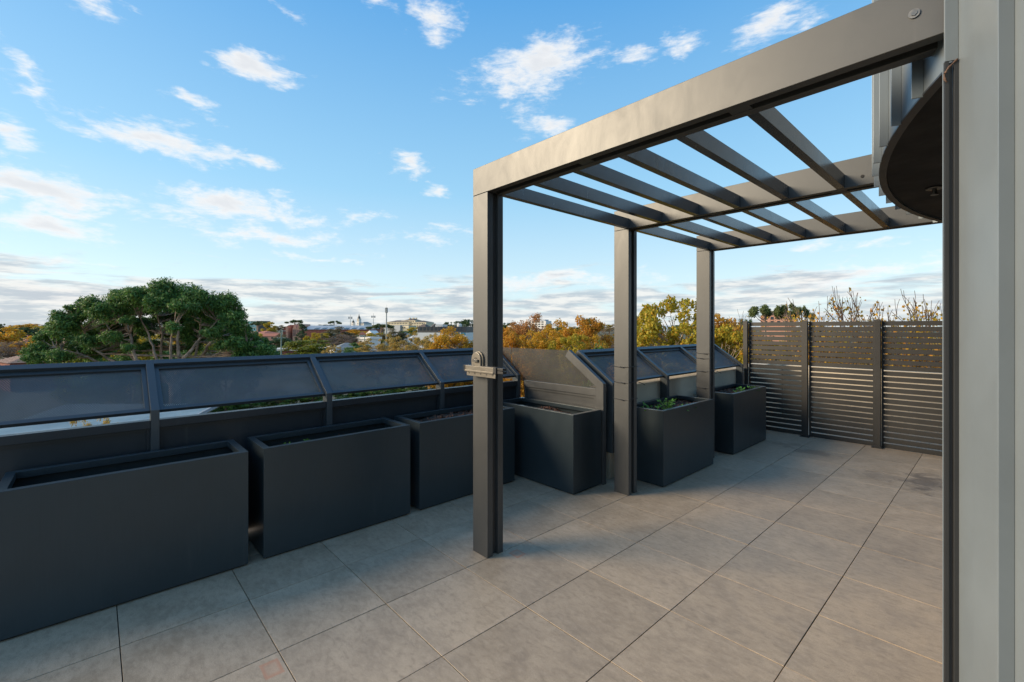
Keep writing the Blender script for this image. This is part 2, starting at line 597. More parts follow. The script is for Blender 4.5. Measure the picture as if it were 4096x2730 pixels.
# ------------------------------------------------------------------ planters
M_SOIL = plain('soil', (0.035, 0.022, 0.015), 0.95, 0.4, 25, bump=0.9, bscale=60)
M_BARK = plain('bark_mulch', (0.13, 0.055, 0.03), 0.85, 0.5, 90)
PL_MESH = {}


def planter(label, x0, x1, y0, y1, h=0.80, soil=0.60, mulch=(), rnd=0):
    t = thing('planter', label, 'planter', ((x0 + x1) / 2, (y0 + y1) / 2, 0), 'dark grey metal planter boxes along the balustrade')
    L, W = x1 - x0, y1 - y0
    hx, hy = L / 2, W / 2
    key = (round(L, 3), round(W, 3))
    fl, lip, th = 0.045, 0.042, 0.003
    if key not in PL_MESH:
        b = MB()
        z0 = 0.014
        # outer skin, closed round the top by the folded rim, inner skin behind the fold
        loops = [(hx, hy, z0), (hx, hy, h), (hx - fl, hy - fl, h), (hx - fl, hy - fl, h - lip), (hx - fl + th, hy - fl + th, h - lip),
                 (hx - fl + th, hy - fl + th, h - 0.004), (hx - th, hy - th, h - 0.004), (hx - th, hy - th, 0.35)]
        for (a, c, z) in loops:
            b.v += [(-a, -c, z), (a, -c, z), (a, c, z), (-a, c, z)]
        for k in range(len(loops) - 1):
            for i in range(4):
                j = (i + 1) % 4
                b.f.append((4 * k + i, 4 * k + j, 4 * k + 4 + j, 4 * k + 4 + i))
        b.f.append((3, 2, 1, 0))
        body = b.mesh('body', M_PLANTER)
        base = MB().box(-hx + 0.02, hx - 0.02, -hy + 0.02, hy - 0.02, 0.0, 0.0135).mesh('base', M_DARK)
        PL_MESH[key] = (body, base)
    body, base = PL_MESH[key]
    o = link('body', body, t)
    md = o.modifiers.new('bevel', 'BEVEL')
    md.width, md.segments, md.limit_method = 0.003, 2, 'ANGLE'
    link('base', base, t)
    # soil as an uneven sheet
    rr = random.Random(rnd)
    nx, ny = max(3, int(L / 0.06)), max(3, int(W / 0.06))
    s = MB()
    for j in range(ny + 1):
        for i in range(nx + 1):
            x = -hx + 0.006 + (L - 0.012) * i / nx
            y = -hy + 0.006 + (W - 0.012) * j / ny
            z = soil + rr.uniform(-0.012, 0.012)
            for (mx, my, mr, mh) in mulch:
                z += mh * math.exp(-((x - mx) ** 2 + (y - my) ** 2) / (mr * mr))
            s.v.append((x, y, z))
    hgt = {}
    for j in range(ny):
        for i in range(nx):
            a = j * (nx + 1) + i
            s.f.append((a, a + 1, a + nx + 2, a + nx + 1))
    s.build('soil', M_SOIL, t, smooth=True)
    ch = MB()
    for (mx, my, mr, mh) in mulch:
        for k in range(int(420 * mr / 0.25)):
            a, q = rr.uniform(0, 6.28), mr * 1.25 * math.sqrt(rr.random())
            x, y = mx + q * math.cos(a), my + q * math.sin(a)
            if abs(x) > hx - 0.02 or abs(y) > hy - 0.02:
                continue
            z = soil + sum(m[3] * math.exp(-((x - m[0]) ** 2 + (y - m[1]) ** 2) / (m[2] ** 2)) for m in mulch) + rr.uniform(0.004, 0.016)
            ln, wd = rr.uniform(0.008, 0.028), rr.uniform(0.003, 0.008)
            d = Vector((rr.uniform(-1, 1), rr.uniform(-1, 1), rr.uniform(-0.5, 0.5))).normalized()
            sd = d.cross(Vector((rr.uniform(-.4, .4), rr.uniform(-.4, .4), 1))).normalized()
            c = Vector((x, y, z))
            ch.quad(c - d * ln - sd * wd, c + d * ln - sd * wd * .6, c + d * ln + sd * wd, c - d * ln + sd * wd * .8)
    if ch.f:
        tag(ch.build('bark_mulch', M_BARK, t), 'reddish bark chips scattered on the soil', kind='stuff')
    return t


planter('nearest long dark grey planter at the left edge of the terrace', -4.075, -3.597, -0.39, 0.797, soil=.665, mulch=((-.05, -.33, .12, .045), (.0, -.08, .05, .03)), rnd=1)
planter('second dark grey planter along the left balustrade with tiny green sprouts', -4.08, -3.60, 0.895, 2.08, soil=.70, mulch=((.0, .1, .08, .03),), rnd=2)
planter('third dark grey planter, half hidden behind the nearest pergola post', -4.08, -3.605, 2.178, 3.36, soil=.715, mulch=((-.02, .02, .38, .04),), rnd=3)
planter('dark grey planter set crosswise in front of the perforated return screen', -4.105, -2.905, 3.505, 3.962, soil=.70, mulch=((-.02, .02, .16, .055),), rnd=4)
planter('dark grey planter full of green seedlings between the middle and farthest pergola posts', -2.885, -2.408, 4.365, 5.56, soil=.725, mulch=((.0, .1, .40, .03),), rnd=5)
planter('farthest dark grey planter beside the slatted screen', -2.88, -2.405, 6.165, 7.36, soil=.725, mulch=((.02, .0, .42, .03),), rnd=6)

# ------------------------------------------------------------------ pergola
PX0, PX1 = -2.70, -2.53
BEAM_Y = (2.09, 3.905, 5.73)
BZ0, BZ1 = 2.655, 2.855
perg = thing('pergola', 'dark grey metal pergola with three posts and open rafters', 'pergola', (-1.6, 4.0, 0))
CURV_C, CURV_R = (3.77, 3.934), 4.30
for k, y in enumerate(BEAM_Y):
    # each post: two hollow sections with a recessed web between
    pw = child(MB().box(PX0 + .022, PX1 - .03, y + .0501, y + .0999, 0.001, BZ0 - .004).build('post', M_MET), perg)
    for (a, b) in ((0, .05), (.10, .15)):
        f = MB().box(PX0, PX1, y + a, y + b, 0.0, BZ0 - .003).build('flange', M_MET, bevel=0.002)
        f.parent = pw
    ym = y + .075
    x_end = CURV_C[0] - math.sqrt(CURV_R ** 2 - (ym - CURV_C[1]) ** 2) + 0.06
    bw = child(MB().box(PX0 + .02, x_end, y + .0501, y + .0999, BZ0 + .045, BZ1 - .01).build('beam', M_MET), perg)
    for (a, b) in ((0, .05), (.10, .15)):
        f = MB().box(PX0, x_end, y + a, y + b, BZ0, BZ1).build('side_member', M_MET, bevel=0.002)
        f.parent = bw
    for xs in (PX0 + .003, -1.74, -0.86):
        f = MB().box(xs, xs + (.172 if xs < -2 else .09), y + .0502, y + .0998, BZ0 + .003, BZ0 + .044).build('filler_plate', M_MET)
        f.parent = bw
RAFT_X = [-2.545, -2.192, -1.838, -1.494, -1.142, -0.79]
for (ya, yb) in ((BEAM_Y[0] + .1503, BEAM_Y[1] - .0003), (BEAM_Y[1] + .1503, BEAM_Y[2] - .0003)):
    for x in RAFT_X:
        child(MB().box(x - .025, x + .025, ya, yb, BZ0 + .002, BZ0 + .097).build('rafter', M_RAFTER, bevel=0.0015), perg)
child(MB().disc((-.212, BEAM_Y[0] - .0002, 2.755), (0, -1, 0), .016, .005, 16).build('bolt', M_BOLT), perg)
child(MB().disc((-.212, BEAM_Y[0] - .0053, 2.755), (0, -1, 0), .009, .003, 6).build('bolt', M_BOLT), perg)
child(MB().disc((-.665, BEAM_Y[1] - .0002, 2.715), (0, -1, 0), .011, .002, 14).build('bolt_hole', M_DARK), perg)

# clothes line hook rail screwed to the nearest post
yF = BEAM_Y[0] - .0003
hk = thing('line_bracket', 'tan metal hook bracket fixed across the nearest pergola post', 'bracket', (-2.6, yF, 1.35))


def arch(cx, z0, z1, hw, y0, dy):
    pts = [(cx - hw, y0, z0), (cx + hw, y0, z0)]
    for k in range(9):
        a = math.pi * k / 8
        pts.append((cx + hw * math.cos(a), y0, z1 - hw + hw * math.sin(a)))
    return MB().prism(pts, (0, dy, 0))


child(arch(-2.625, 1.37, 1.497, .060, yF, -.014).build('back_plate', M_BRONZE, bevel=.002), hk)
child(arch(-2.632, 1.37, 1.490, .054, yF - .0142, -.013).build('cover', M_BRONZE, bevel=.004), hk)
child(MB().box(-2.672, -2.590, yF - .0285, yF - .0275, 1.418, 1.436).disc((-2.632, yF - .0276, 1.432), (0, -1, 0), .020, .0012, 14).build('recess', M_BRONZE_D), hk)
child(MB().box(-2.632, -2.598, yF - .040, yF - .0288, 1.417, 1.437).disc((-2.634, yF - .0288, 1.427), (0, -1, 0), .012, .009, 10).build('lever', M_BOLT, bevel=.002), hk)
child(MB().box(-2.715, -2.392, yF - .062, yF - .0005, 1.350, 1.392).box(-2.715, -2.392, yF - .067, yF - .0622, 1.347, 1.361).build('hook_rail', M_BRONZE, bevel=.003), hk)
lip = child(MB().box(-2.70, -2.375, yF - .058, yF - .052, 1.318, 1.3495).build('rail_lip', M_BRONZE, bevel=.001), hk)
for k in range(5):
    child(arch(-2.672 + k * .067, 1.333, 1.3475, .007, yF - .0585, -.001).build('slot', M_BRONZE_D), hk)
for (xa, xb) in ((-2.732, -2.7155), (-2.3915, -2.362)):
    child(MB().box(xa, xb, yF - .064, yF - .01, 1.348, 1.394).build('end_clip', M_WIRE, bevel=.003), hk)
for dz in (1.352, 1.374):
    child(MB().box(-2.3615, -2.30, yF - .055, yF - .02, dz, dz + .018).build('end_prong', M_WIRE, bevel=.002), hk)
for x in (-2.70, -2.675, -2.65, -2.43, -2.41):
    child(MB().disc((x, yF - .035, 1.3922), (0, 0, 1), .0055, .003, 10).build('screw', M_BOLT), hk)

# wires tied round the posts
rw = random.Random(3)


def wire(y, z, label, tail):
    r = .0035
    pts = []
    x0, x1, y0, y1 = PX0 - r, PX1 + r, y - r, y + .15 + r
    for i, (a, b) in enumerate((((x0, y0), (x1, y0)), ((x1, y0), (x1, y1)), ((x1, y1), (x0, y1)), ((x0, y1), (x0, y0)))):
        for k in range(4):
            f = k / 4
            pts.append((a[0] + (b[0] - a[0]) * f, a[1] + (b[1] - a[1]) * f, z - .010 * math.sin(math.pi * f) * (i % 2 == 0) + rw.uniform(-.003, .003)))
    pts.append(pts[0])
    m = MB().tube(pts, r, 6)
    kx = PX0 + rw.uniform(.05, .12)
    m.tube([(kx - .02, y0 - .003, z - .006), (kx + .02, y0 - .004, z - .010)], .006, 6)
    if tail:
        m.tube([(PX1 + .002, y1, z), (PX1 + .05, y1 + .03, z - .02), (PX1 + .06, y1 + .05, z - .035)], .003, 5)
    tag(m.build('wire_tie', M_WIRE), label, 'wire')


for z, n in ((1.281, 'top'), (1.123, 'middle'), (.953, 'lowest')):
    wire(BEAM_Y[1], z, f'{n} of the three black wires tied round the middle pergola post', z == 1.123)
for z, n in ((1.345, 'topmost'), (1.283, 'second from the top'), (1.118, 'third from the top'), (.905, 'lowest')):
    wire(BEAM_Y[2], z, f'black wire round the farthest pergola post, {n} of four', z in (1.118,))

# ------------------------------------------------------------------ sloped balustrades
SLX, SLZ = -0.816, 0.578        # direction up the slope
PXX, PXZ = -0.578, -0.816       # into the thickness
ZB = 1.075


def sl(xb, s, t):
    return (xb + SLX * s + PXX * t, ZB + SLZ * s + PXZ * t)


def slope_box(mb, xb, s0, s1, t0, t1, y0, y1):
    p = [sl(xb, s0, t0), sl(xb, s1, t0), sl(xb, s1, t1), sl(xb, s0, t1)]
    mb.prism([(x, y0, z) for x, z in p], (0, y1 - y0, 0))
    return mb


def bent_post(xb, y0, y1, z0, s_end=.585):
    a, b = sl(xb, s_end, 0), sl(xb, s_end, .09)
    zl = b[1] - (xb - .10 - b[0]) * (.578 / .816)
    prof = [(xb, z0), (xb, ZB), a, b, (xb - .10, zl), (xb - .10, z0)]
    return MB().prism([(x, y0, z) for x, z in prof], (0, y1 - y0, 0))


def sloped_balustrade(root, xb, posts, z0, infill):
    for y in posts:
        child(bent_post(xb, y, y + .05, z0).build('post', M_RAIL, bevel=.002), root)
    for ya, yb in zip(posts[:-1], posts[1:]):
        a, b = ya + .0504, yb - .0004
        m = MB()
        slope_box(m, xb, .5352, .585, .0, .085, a, b)
        child(m.build('top_rail', M_RAIL, bevel=.002), root)
        fr = MB()
        f = .030
        slope_box(fr, xb, .028, .028 + f, .028, .056, a, b)
        slope_box(fr, xb, .5348 - f, .5348, .028, .056, a, b)
        slope_box(fr, xb, .0282 + f, .5346 - f, .0282, .0558, a, a + f)
        slope_box(fr, xb, .0282 + f, .5346 - f, .0282, .0558, b - f, b)
        frame = child(fr.build('panel_frame', M_RAIL, bevel=.0015), root)
        sh = MB()
        p0, p1 = sl(xb, .0284 + f, .048), sl(xb, .5344 - f, .048)
        sh.quad((p0[0], a + f + .0005, p0[1]), (p0[0], b - f - .0005, p0[1]), (p1[0], b - f - .0005, p1[1]), (p1[0], a + f + .0005, p1[1]))
        o = sh.build('perforated_sheet', M_PERF)
        o.parent = frame
        if infill:
            child(MB().box(xb - .075, xb - .004, a, b, .945, 1.002).build('mid_rail', M_INFILL, bevel=.002), root)
            child(MB().box(xb - .06, xb - .05, a, b, .02, .9448).build('infill_panel', M_INFILL), root)
            bd = MB()
            for (u0, u1, q0, q1) in ((a, b, .922, .9446), (a, a + .022, .03, .9218), (b - .022, b, .03, .9218)):
                bd.box(xb - .0498, xb - .034, u0, u1, q0, q1)
            child(bd.build('bead', M_INFILL), root)


bal = thing('balustrade', 'long dark balustrade with sloped perforated panels behind the left planters', 'balustrade', (-4.2, 1.5, 0))
sloped_balustrade(bal, -4.15, [-2.19, -.94, .30, 1.548, 2.77, 3.922], 0.0, True)
bal2 = thing('balustrade', 'short dark sloped balustrade bolted to the cream wall beside the slatted screen', 'balustrade', (-2.9, 6, 0))
P2Y = [4.095, 5.265, 6.455, 7.655]
sloped_balustrade(bal2, -2.852, P2Y, 0.32, False)
for y in P2Y:
    for z in (.42, .66, .88):
        child(MB().disc((-2.852, y + .025, z), (1, 0, 0), .011, .006, 10).build('bolt', M_RAIL), bal2)

# perforated return screen closing the corner
ret = thing('return_screen', 'flat perforated screen closing the balustrade corner behind the crosswise planter', 'screen', (-3.5, 4.0, 0))
XR = -2.887
child(bent_post(XR, 3.978, 4.030, 0.0, .59).build('post', M_MET, bevel=.002), ret)
child(MB().box(-4.10, XR - .1005, 3.980, 4.030, .934, 1.012).build('mid_rail', M_MET, bevel=.002), ret)
e0, e1 = sl(XR, .58, .06), sl(XR, -.03, .06)
sh = MB()
sh.quad((-4.354, 4.006, 1.0), (-2.989, 4.006, 1.0), (-2.94, 4.006, e1[1]), (e0[0], 4.006, 1.41), (-4.354, 4.006, 1.41))
child(sh.build('perforated_sheet', M_PERFX), ret)
child(MB().quad((-4.80, 4.006, 1.0), (-4.364, 4.006, 1.0), (-4.364, 4.006, 1.41), (-4.80, 4.006, 1.41)).build('perforated_sheet', M_PERFX), ret)
child(MB().box(-4.12, XR - .1005, 4.010, 4.018, .02, .9335).build('infill_panel', M_MET), ret)
bd = MB()
for (x0, x1, z0, z1) in ((-4.098, -2.99, .904, .9334), (-4.098, -4.07, .03, .9036), (-3.02, -2.992, .03, .9036)):
    bd.box(x0, x1, 3.995, 4.0098, z0, z1)
child(bd.build('bead', M_MET), ret)

# ------------------------------------------------------------------ slatted privacy screen
scr = thing('slatted_screen', 'dark brown grey privacy screen of horizontal slats at the terrace end', 'fence', (-1.5, 8.1, 0))
slat_me = {}
for (x0, x1) in ((-2.905, -2.115), (-2.035, -1.236), (-1.164, 0.10)):
    for xs in (x0, x1 - .022):
        child(MB().box(xs, xs + .022, 8.075, 8.112, .0, 1.7655).build('stile', M_FENCE, bevel=.0015), scr)
    L = round(x1 - x0 - .0446, 3)
    if L not in slat_me:
        slat_me[L] = MB().box(-L / 2, L / 2, -.005, .005, 0, .0615).mesh('slat', M_FENCE)
    for i in range(23):
        o = link('slat', slat_me[L])
        o.location = ((x0 + x1) / 2, 8.094 + rw.uniform(-.001, .001), 1.7645 - .0645 - .0772 * i)
        md = o.modifiers.new('bevel', 'BEVEL')
        md.width, md.segments, md.limit_method = .0018, 1, 'ANGLE'
        child(o, scr)
for xc in (-2.942, -2.0755, -1.2):
    po = child(MB().box(xc - .033, xc + .033, 8.012, 8.076, .0125, 1.782).build('post', M_FENCE, bevel=.002), scr)
    b = MB().box(xc - .062, xc + .062, 7.975, 8.11, .0, .012).box(xc - .045, xc + .045, 7.998, 8.09, .0122, .026).build('base_plate', M_FENCE, bevel=.002)
    b.parent = po

# ------------------------------------------------------------------ curved metal clad building beside the camera
bld = thing('curved_building', 'curved building corner in standing seam grey metal with a black soffit', 'building', (3.77, 3.934, 0))
ZS, ZT = 2.55, 3.62
STEP = math.radians(3.457)
T0 = math.radians(-1.57)


def cp(th, r=CURV_R):
    return (CURV_C[0] - r * math.cos(th), CURV_C[1] + r * math.sin(th))


for k in range(-25, 19):
    ta, tb = T0 + STEP * k, T0 + STEP * (k + 1)
    low = k + 1 <= -7
    z0 = 0.0 if low else ZS
    pts = []
    n = 3
    for i in range(n + 1):
        t = ta + (tb - ta) * i / n
        x, y = cp(t)
        pts.append((x, y, z0))
    for i in reversed(range(n + 1)):
        t = ta + (tb - ta) * i / n
        x, y = cp(t, CURV_R - .03)
        pts.append((x, y, z0))
    child(MB().prism(pts, (0, 0, ZT - z0)).build('cladding_panel', M_CLAD), bld)
    # folded seam standing off the sheet
    low = k <= -8
    z0 = 0.0 if low else ZS - .012
    dth = .0035 / CURV_R
    a, b = cp(ta - dth, CURV_R + .0005), cp(ta + dth, CURV_R + .0005)
    c, d = cp(ta + dth, CURV_R + .035), cp(ta - dth, CURV_R + .035)
    child(MB().prism([(*a, z0), (*b, z0), (*c, z0), (*d, z0)], (0, 0, ZT - z0)).build('seam_fin', M_CLAD, bevel=.001), bld)
TJ = T0 - 7 * STEP
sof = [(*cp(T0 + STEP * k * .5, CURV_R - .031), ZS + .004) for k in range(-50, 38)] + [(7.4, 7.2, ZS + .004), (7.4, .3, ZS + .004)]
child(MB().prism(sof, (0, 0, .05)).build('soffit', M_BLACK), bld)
tr = MB()
n = 60
for i in range(n):
    a, b = T0 + STEP * (-7 + 25 * i / n), T0 + STEP * (-7 + 25 * (i + 1) / n)
    p = [cp(a, CURV_R + .004), cp(b, CURV_R + .004), cp(b, CURV_R - .03), cp(a, CURV_R - .03)]
    tr.prism([(*q, ZS - .008) for q in p], (0, 0, .0075))
child(tr.build('drip_edge', M_JAMB), bld)
sp = MB().lathe((-.30, 3.91, ZS - .001), [(.001, .004), (.045, .003), (.045, 0), (.04, -.004), (.012, -.006), (.012, -.03), (.02, -.034), (.02, -.04), (.004, -.042)], 16)
child(sp.build('sprinkler_head', M_BOLT), bld)
# door jamb at the end of the lower wall
jm = [(.0, .003, .0355, .039, M_CLAD), (-.003, .003, .0235, .035, M_JAMB), (.003, .006, .0125, .023, M_JAMB), (-.006, .03, -.02, .012, M_JAMB)]
for (u0, u1, r0, r1, m) in jm:
    t0, t1 = TJ + u0 / CURV_R, TJ + u1 / CURV_R
    p = [cp(t0, CURV_R + r0), cp(t1, CURV_R + r0), cp(t1, CURV_R + r1), cp(t0, CURV_R + r1)]
    child(MB().prism([(*q, 0.0) for q in p], (0, 0, ZS - .014)).build('door_jamb', m, bevel=.001), bld)
rs = MB()
pts = []
for k in range(14):
    f = k / 13
    x, y = cp(TJ - .0075 / CURV_R, CURV_R + .004 + .034 * abs(math.sin(f * 2.2)))
    pts.append((x, y, ZS - .012 - .07 * f))
rs.tube(pts, [.0030 + .0015 * math.sin(k * 1.9) for k in range(14)], 6)
child(rs.build('rusty_sealant', M_RUST, smooth=True), bld)
# glazing set back under the soffit, storey below the terrace
gl = [(*cp(T0 + STEP * k, 3.1), 0.0) for k in range(-9, 25)]
g = MB()
for a, b in zip(gl[:-1], gl[1:]):
    g.quad(a, b, (b[0], b[1], ZS + .003), (a[0], a[1], ZS + .003))
child(g.build('glazing', plain('dark_glass', (0.02, 0.022, 0.025), 0.08, 0.1)), bld)
child(MB().box(-4.70, 7.4, -1.6, 10.15, -11, -.405).build('lower_wall', M_RENDERWALL), bld)
child(MB().box(.48, 7.4, -1.55, 9.88, -.0219, -.004).build('threshold', M_CONC), bld)

# ------------------------------------------------------------------ seedlings
def leaf_mat(name, cols, rough=0.5, trans=0.35):
    m = bpy.data.materials.new(name)
    m.use_nodes = True
    t = NT(m.node_tree)
    isl = t.new('ShaderNodeNewGeometry').outputs['Random Per Island']
    ob = t.new('ShaderNodeObjectInfo').outputs['Random']
    f = t.math('FRACT', t.math('ADD', isl, t.math('MULTIPLY', ob, 0.15)))
    n = len(cols)
    col = t.ramp(f, [((i + 0.5) / n, c) for i, c in enumerate(cols)])
    p = t.new('ShaderNodeBsdfPrincipled', {'Base Color': col, 'Roughness': rough})
    p.inputs['Specular IOR Level'].default_value = 0.3
    tl = t.new('ShaderNodeBsdfTranslucent', {'Color': col})
    mx = t.new('ShaderNodeMixShader', {0: trans, 1: p.outputs[0], 2: tl.outputs[0]})
    t.new('ShaderNodeOutputMaterial', {'Surface': mx.outputs[0]})
    return m


M_SPROUT = leaf_mat('seedling_leaf', [(0.06, 0.19, 0.02), (0.10, 0.27, 0.03), (0.15, 0.34, 0.05)])
M_STEM = plain('seedling_stem', (0.10, 0.22, 0.05), 0.6)
LEAFM = []
for lobes, wd in ((0, .5), (3, .9)):
    b = MB()
    pts = []
    for k in range(14):
        a = 2 * math.pi * k / 14
        r = 1.0 + (0.22 * math.cos(lobes * a) if lobes else 0)
        pts.append((.5 + .5 * math.cos(a) * r, .5 * wd * math.sin(a) * r, .10 * math.cos(a * 2)))
    b.quad(*pts)
    LEAFM.append(b.mesh('leaf', M_SPROUT))


def seedling(label, x, y, z, n, height, spread, size, kind, rnd):
    r = random.Random(rnd)
    t = thing('seedling', label, 'seedling', (x, y, z), 'green seedlings growing in the planters')
    st = MB()
    for i in range(n):
        a = 2.4 * i + r.uniform(-.4, .4)
        hh = height * r.uniform(.35, 1.0)
        q = spread * r.uniform(.3, 1.0)
        e = Vector((q * math.cos(a), q * math.sin(a), hh))
        st.tube([(0, 0, -.02), e * .55 + Vector((0, 0, hh * .12)), e], [.0025, .002, .0012], 5)
        o = link('leaf', LEAFM[kind], t)
        o.location = e
        s = size * r.uniform(.7, 1.2)
        o.scale = (s, s, s)
        o.rotation_euler = (r.uniform(-.4, .4), r.uniform(-.7, .5), a)
    st.build('stem', M_STEM, t)


seedling('bushiest bright green herb seedling in the planter between the pergola posts', -2.56, 4.72, .715, 34, .15, .085, .042, 1, 1)
seedling('broad leaved seedling nearest the front corner of the seedling planter', -2.62, 4.50, .715, 8, .10, .09, .065, 0, 2)
seedling('low creeping seedling right of the bushy herb', -2.49, 4.88, .715, 16, .07, .09, .026, 1, 3)
seedling('small low seedling at the far end of the seedling planter', -2.47, 5.12, .725, 9, .05, .07, .03, 1, 4)
seedling('left small seedling in the farthest planter', -2.56, 6.72, .725, 9, .085, .075, .045, 1, 5)
seedling('right small seedling in the farthest planter', -2.47, 7.05, .725, 8, .085, .07, .045, 1, 6)
seedling('tiny sprout at the near end of the second planter', -3.83, 1.12, .70, 6, .075, .03, .024, 1, 7)
seedling('tiny sprout in the middle of the second planter', -3.80, 1.26, .70, 6, .075, .03, .022, 1, 8)

# ================================================================== the neighbourhood below and beyond
GZ = -11.0
NPR = np.random.default_rng(11)
PXM = KPX / FPX                  # metres per picture unit and metre of distance


def ground_material():
    m, t, p = principled('ground_mix')
    pos = t.new('ShaderNodeNewGeometry').outputs['Position']
    a = t.noise(pos, 0.018, 6, 0.62)
    b = t.noise(pos, 0.16, 5, 0.6)
    col = t.ramp(a, [(0.35, (0.055, 0.075, 0.03)), (0.5, (0.085, 0.085, 0.04)), (0.62, (0.13, 0.12, 0.10))])
    col = t.mix(t.smooth(b, 0.4, 0.7, 0, 0.6), col, (0.05, 0.065, 0.025))
    t.put(p.inputs['Base Color'], col)
    p.inputs['Roughness'].default_value = 0.95
    return m


g = MB()
NSEG = 64
for r in (0.0, 120.0, 900.0, 8000.0):
    for k in range(NSEG):
        a = 2 * math.pi * k / NSEG
        g.v.append((r * math.cos(a), r * math.sin(a), GZ))
for i in range(3):
    for k in range(NSEG):
        a, b = i * NSEG + k, i * NSEG + (k + 1) % NSEG
        g.f.append((a, b, b + NSEG, a + NSEG))
tag(g.build('ground', ground_material()), 'low green ground of the suburb below', kind='structure')

# ------------------------------------------------------------------ foliage
M_BARKG = plain('gum_bark', (0.36, 0.25, 0.18), 0.85, 0.45, 1.6)
M_BARKP = plain('plane_bark', (0.30, 0.235, 0.165), 0.85, 0.4, 3.0)
M_BARKD = plain('dark_bark', (0.12, 0.085, 0.06), 0.9, 0.4, 2.0)
M_TWIG = plain('twig_bark', (0.11, 0.08, 0.065), 0.85, 0.3, 5.0)
L_GUM = leaf_mat('gum_leaf', [(.05, .115, .03), (.08, .18, .038), (.135, .26, .048), (.095, .19, .058), (.235, .34, .07), (.06, .135, .04)], .6, .25)  # brightest leaf tone stands in for sunlit yellow green highlights
L_GUMFAR = leaf_mat('far_gum_leaf', [(.09, .13, .04), (.13, .17, .05), (.07, .10, .04), (.18, .20, .06)], .6, .25)
L_GOLD = leaf_mat('gold_leaf', [(0.572, 0.325, 0.028), (0.704, 0.418, 0.033), (0.462, 0.313, 0.033), (0.660, 0.313, 0.033), (0.374, 0.290, 0.039)], .55, .48)
L_ORANGE = leaf_mat('orange_leaf', [(0.638, 0.290, 0.039), (0.506, 0.220, 0.033), (0.704, 0.383, 0.039), (0.396, 0.220, 0.033), (0.550, 0.348, 0.039)], .55, .48)
L_RUSSET = leaf_mat('russet_leaf', [(0.506, 0.220, 0.066), (0.385, 0.174, 0.055), (0.594, 0.290, 0.072), (0.308, 0.174, 0.055)], .55, .35)
L_YGREEN = leaf_mat('yellow_green_leaf', [(0.462, 0.371, 0.035), (0.330, 0.325, 0.035), (0.594, 0.429, 0.040), (0.242, 0.267, 0.035), (0.638, 0.371, 0.040)], .55, .48)
L_DARK = leaf_mat('dark_leaf', [(.045, .085, .03), (.065, .115, .038), (.09, .145, .045), (.055, .095, .045)], .6, .2)
L_MID = leaf_mat('green_leaf', [(.085, .17, .036), (.13, .23, .045), (.065, .135, .04), (.17, .27, .055)], .55, .3)
L_LIME = leaf_mat('lime_leaf', [(.24, .26, .022), (.17, .20, .022), (.31, .30, .026), (.13, .165, .026)], .55, .3)
L_BROWN = leaf_mat('brown_leaf', [(.19, .16, .075), (.14, .115, .065), (.24, .19, .085), (.115, .115, .056)], .6, .25)
L_BARE = leaf_mat('bare_twig_mass', [(.24, .17, .125), (.19, .135, .105), (.29, .22, .16)], .7, .2)
L_STRAW = leaf_mat('straw_leaf', [(.54, .38, .09), (.40, .31, .08), (.62, .45, .11), (.31, .24, .08), (.47, .29, .09)], .6, .35)


def unit(n):
    v = NPR.normal(size=(n, 3))
    return v / np.linalg.norm(v, axis=1)[:, None]


def leaf_quads(c, out, size, aspect, droop, rnd=0.9):
    n = len(c)
    nm = out * 0.7 + np.array([0, 0, 0.35]) + unit(n) * rnd
    nm /= np.linalg.norm(nm, axis=1)[:, None]
    d = unit(n)
    d[:, 2] -= droop
    d -= nm * np.sum(d * nm, axis=1)[:, None]
    d /= np.maximum(np.linalg.norm(d, axis=1)[:, None], 1e-4)
    s = np.cross(nm, d)
    L = (size * NPR.uniform(0.65, 1.3, n))[:, None]
    W = L * aspect * 0.5
    return np.stack([c - d * L * .5, c + s * W - d * L * .05, c + d * L * .5, c - s * W - d * L * .05], axis=1)


def clump_leaves(clumps, n, size, aspect, droop=0.3, flat=0.8, up=0.25, inner=0.45, rnd=0.9):
    """clumps: (x,y,z,r); leaves near the outside of every clump"""
    cl = np.asarray(clumps, dtype=float)
    wgt = cl[:, 3] ** 2
    idx = NPR.choice(len(cl), n, p=wgt / wgt.sum())
    d = unit(n)
    d[:, 2] += up
    d /= np.linalg.norm(d, axis=1)[:, None]
    q = inner + (1.08 - inner) * NPR.random(n) ** 0.7
    # sub-clusters so the outline breaks up
    lump = 1.0 + 0.28 * np.sin(d[:, 0] * 5 + idx * 1.7) * np.cos(d[:, 1] * 6 + idx * 2.3) + 0.16 * np.sin(d[:, 2] * 11 + idx)
    off = d * (cl[idx, 3] * q * lump)[:, None]
    off[:, 2] *= flat
    return leaf_quads(cl[idx, :3] + off, d, size, aspect, droop, rnd)


def bend(a, b, sag, n=5, jit=0.0, r=random):
    a, b = Vector(a), Vector(b)
    out = []
    for i in range(n + 1):
        f = i / n
        p = a.lerp(b, f) + Vector((0, 0, sag * math.sin(math.pi * f)))
        if 0 < i < n and jit:
            p += Vector((r.uniform(-jit, jit), r.uniform(-jit, jit), r.uniform(-jit, jit)))
        out.append(p)
    return out


def lerp_r(a, b, n):
    return [a + (b - a) * i / n for i in range(n + 1)]


TREES = {}


def variant(key, trunk, crown):
    TREES[key] = (trunk, crown)


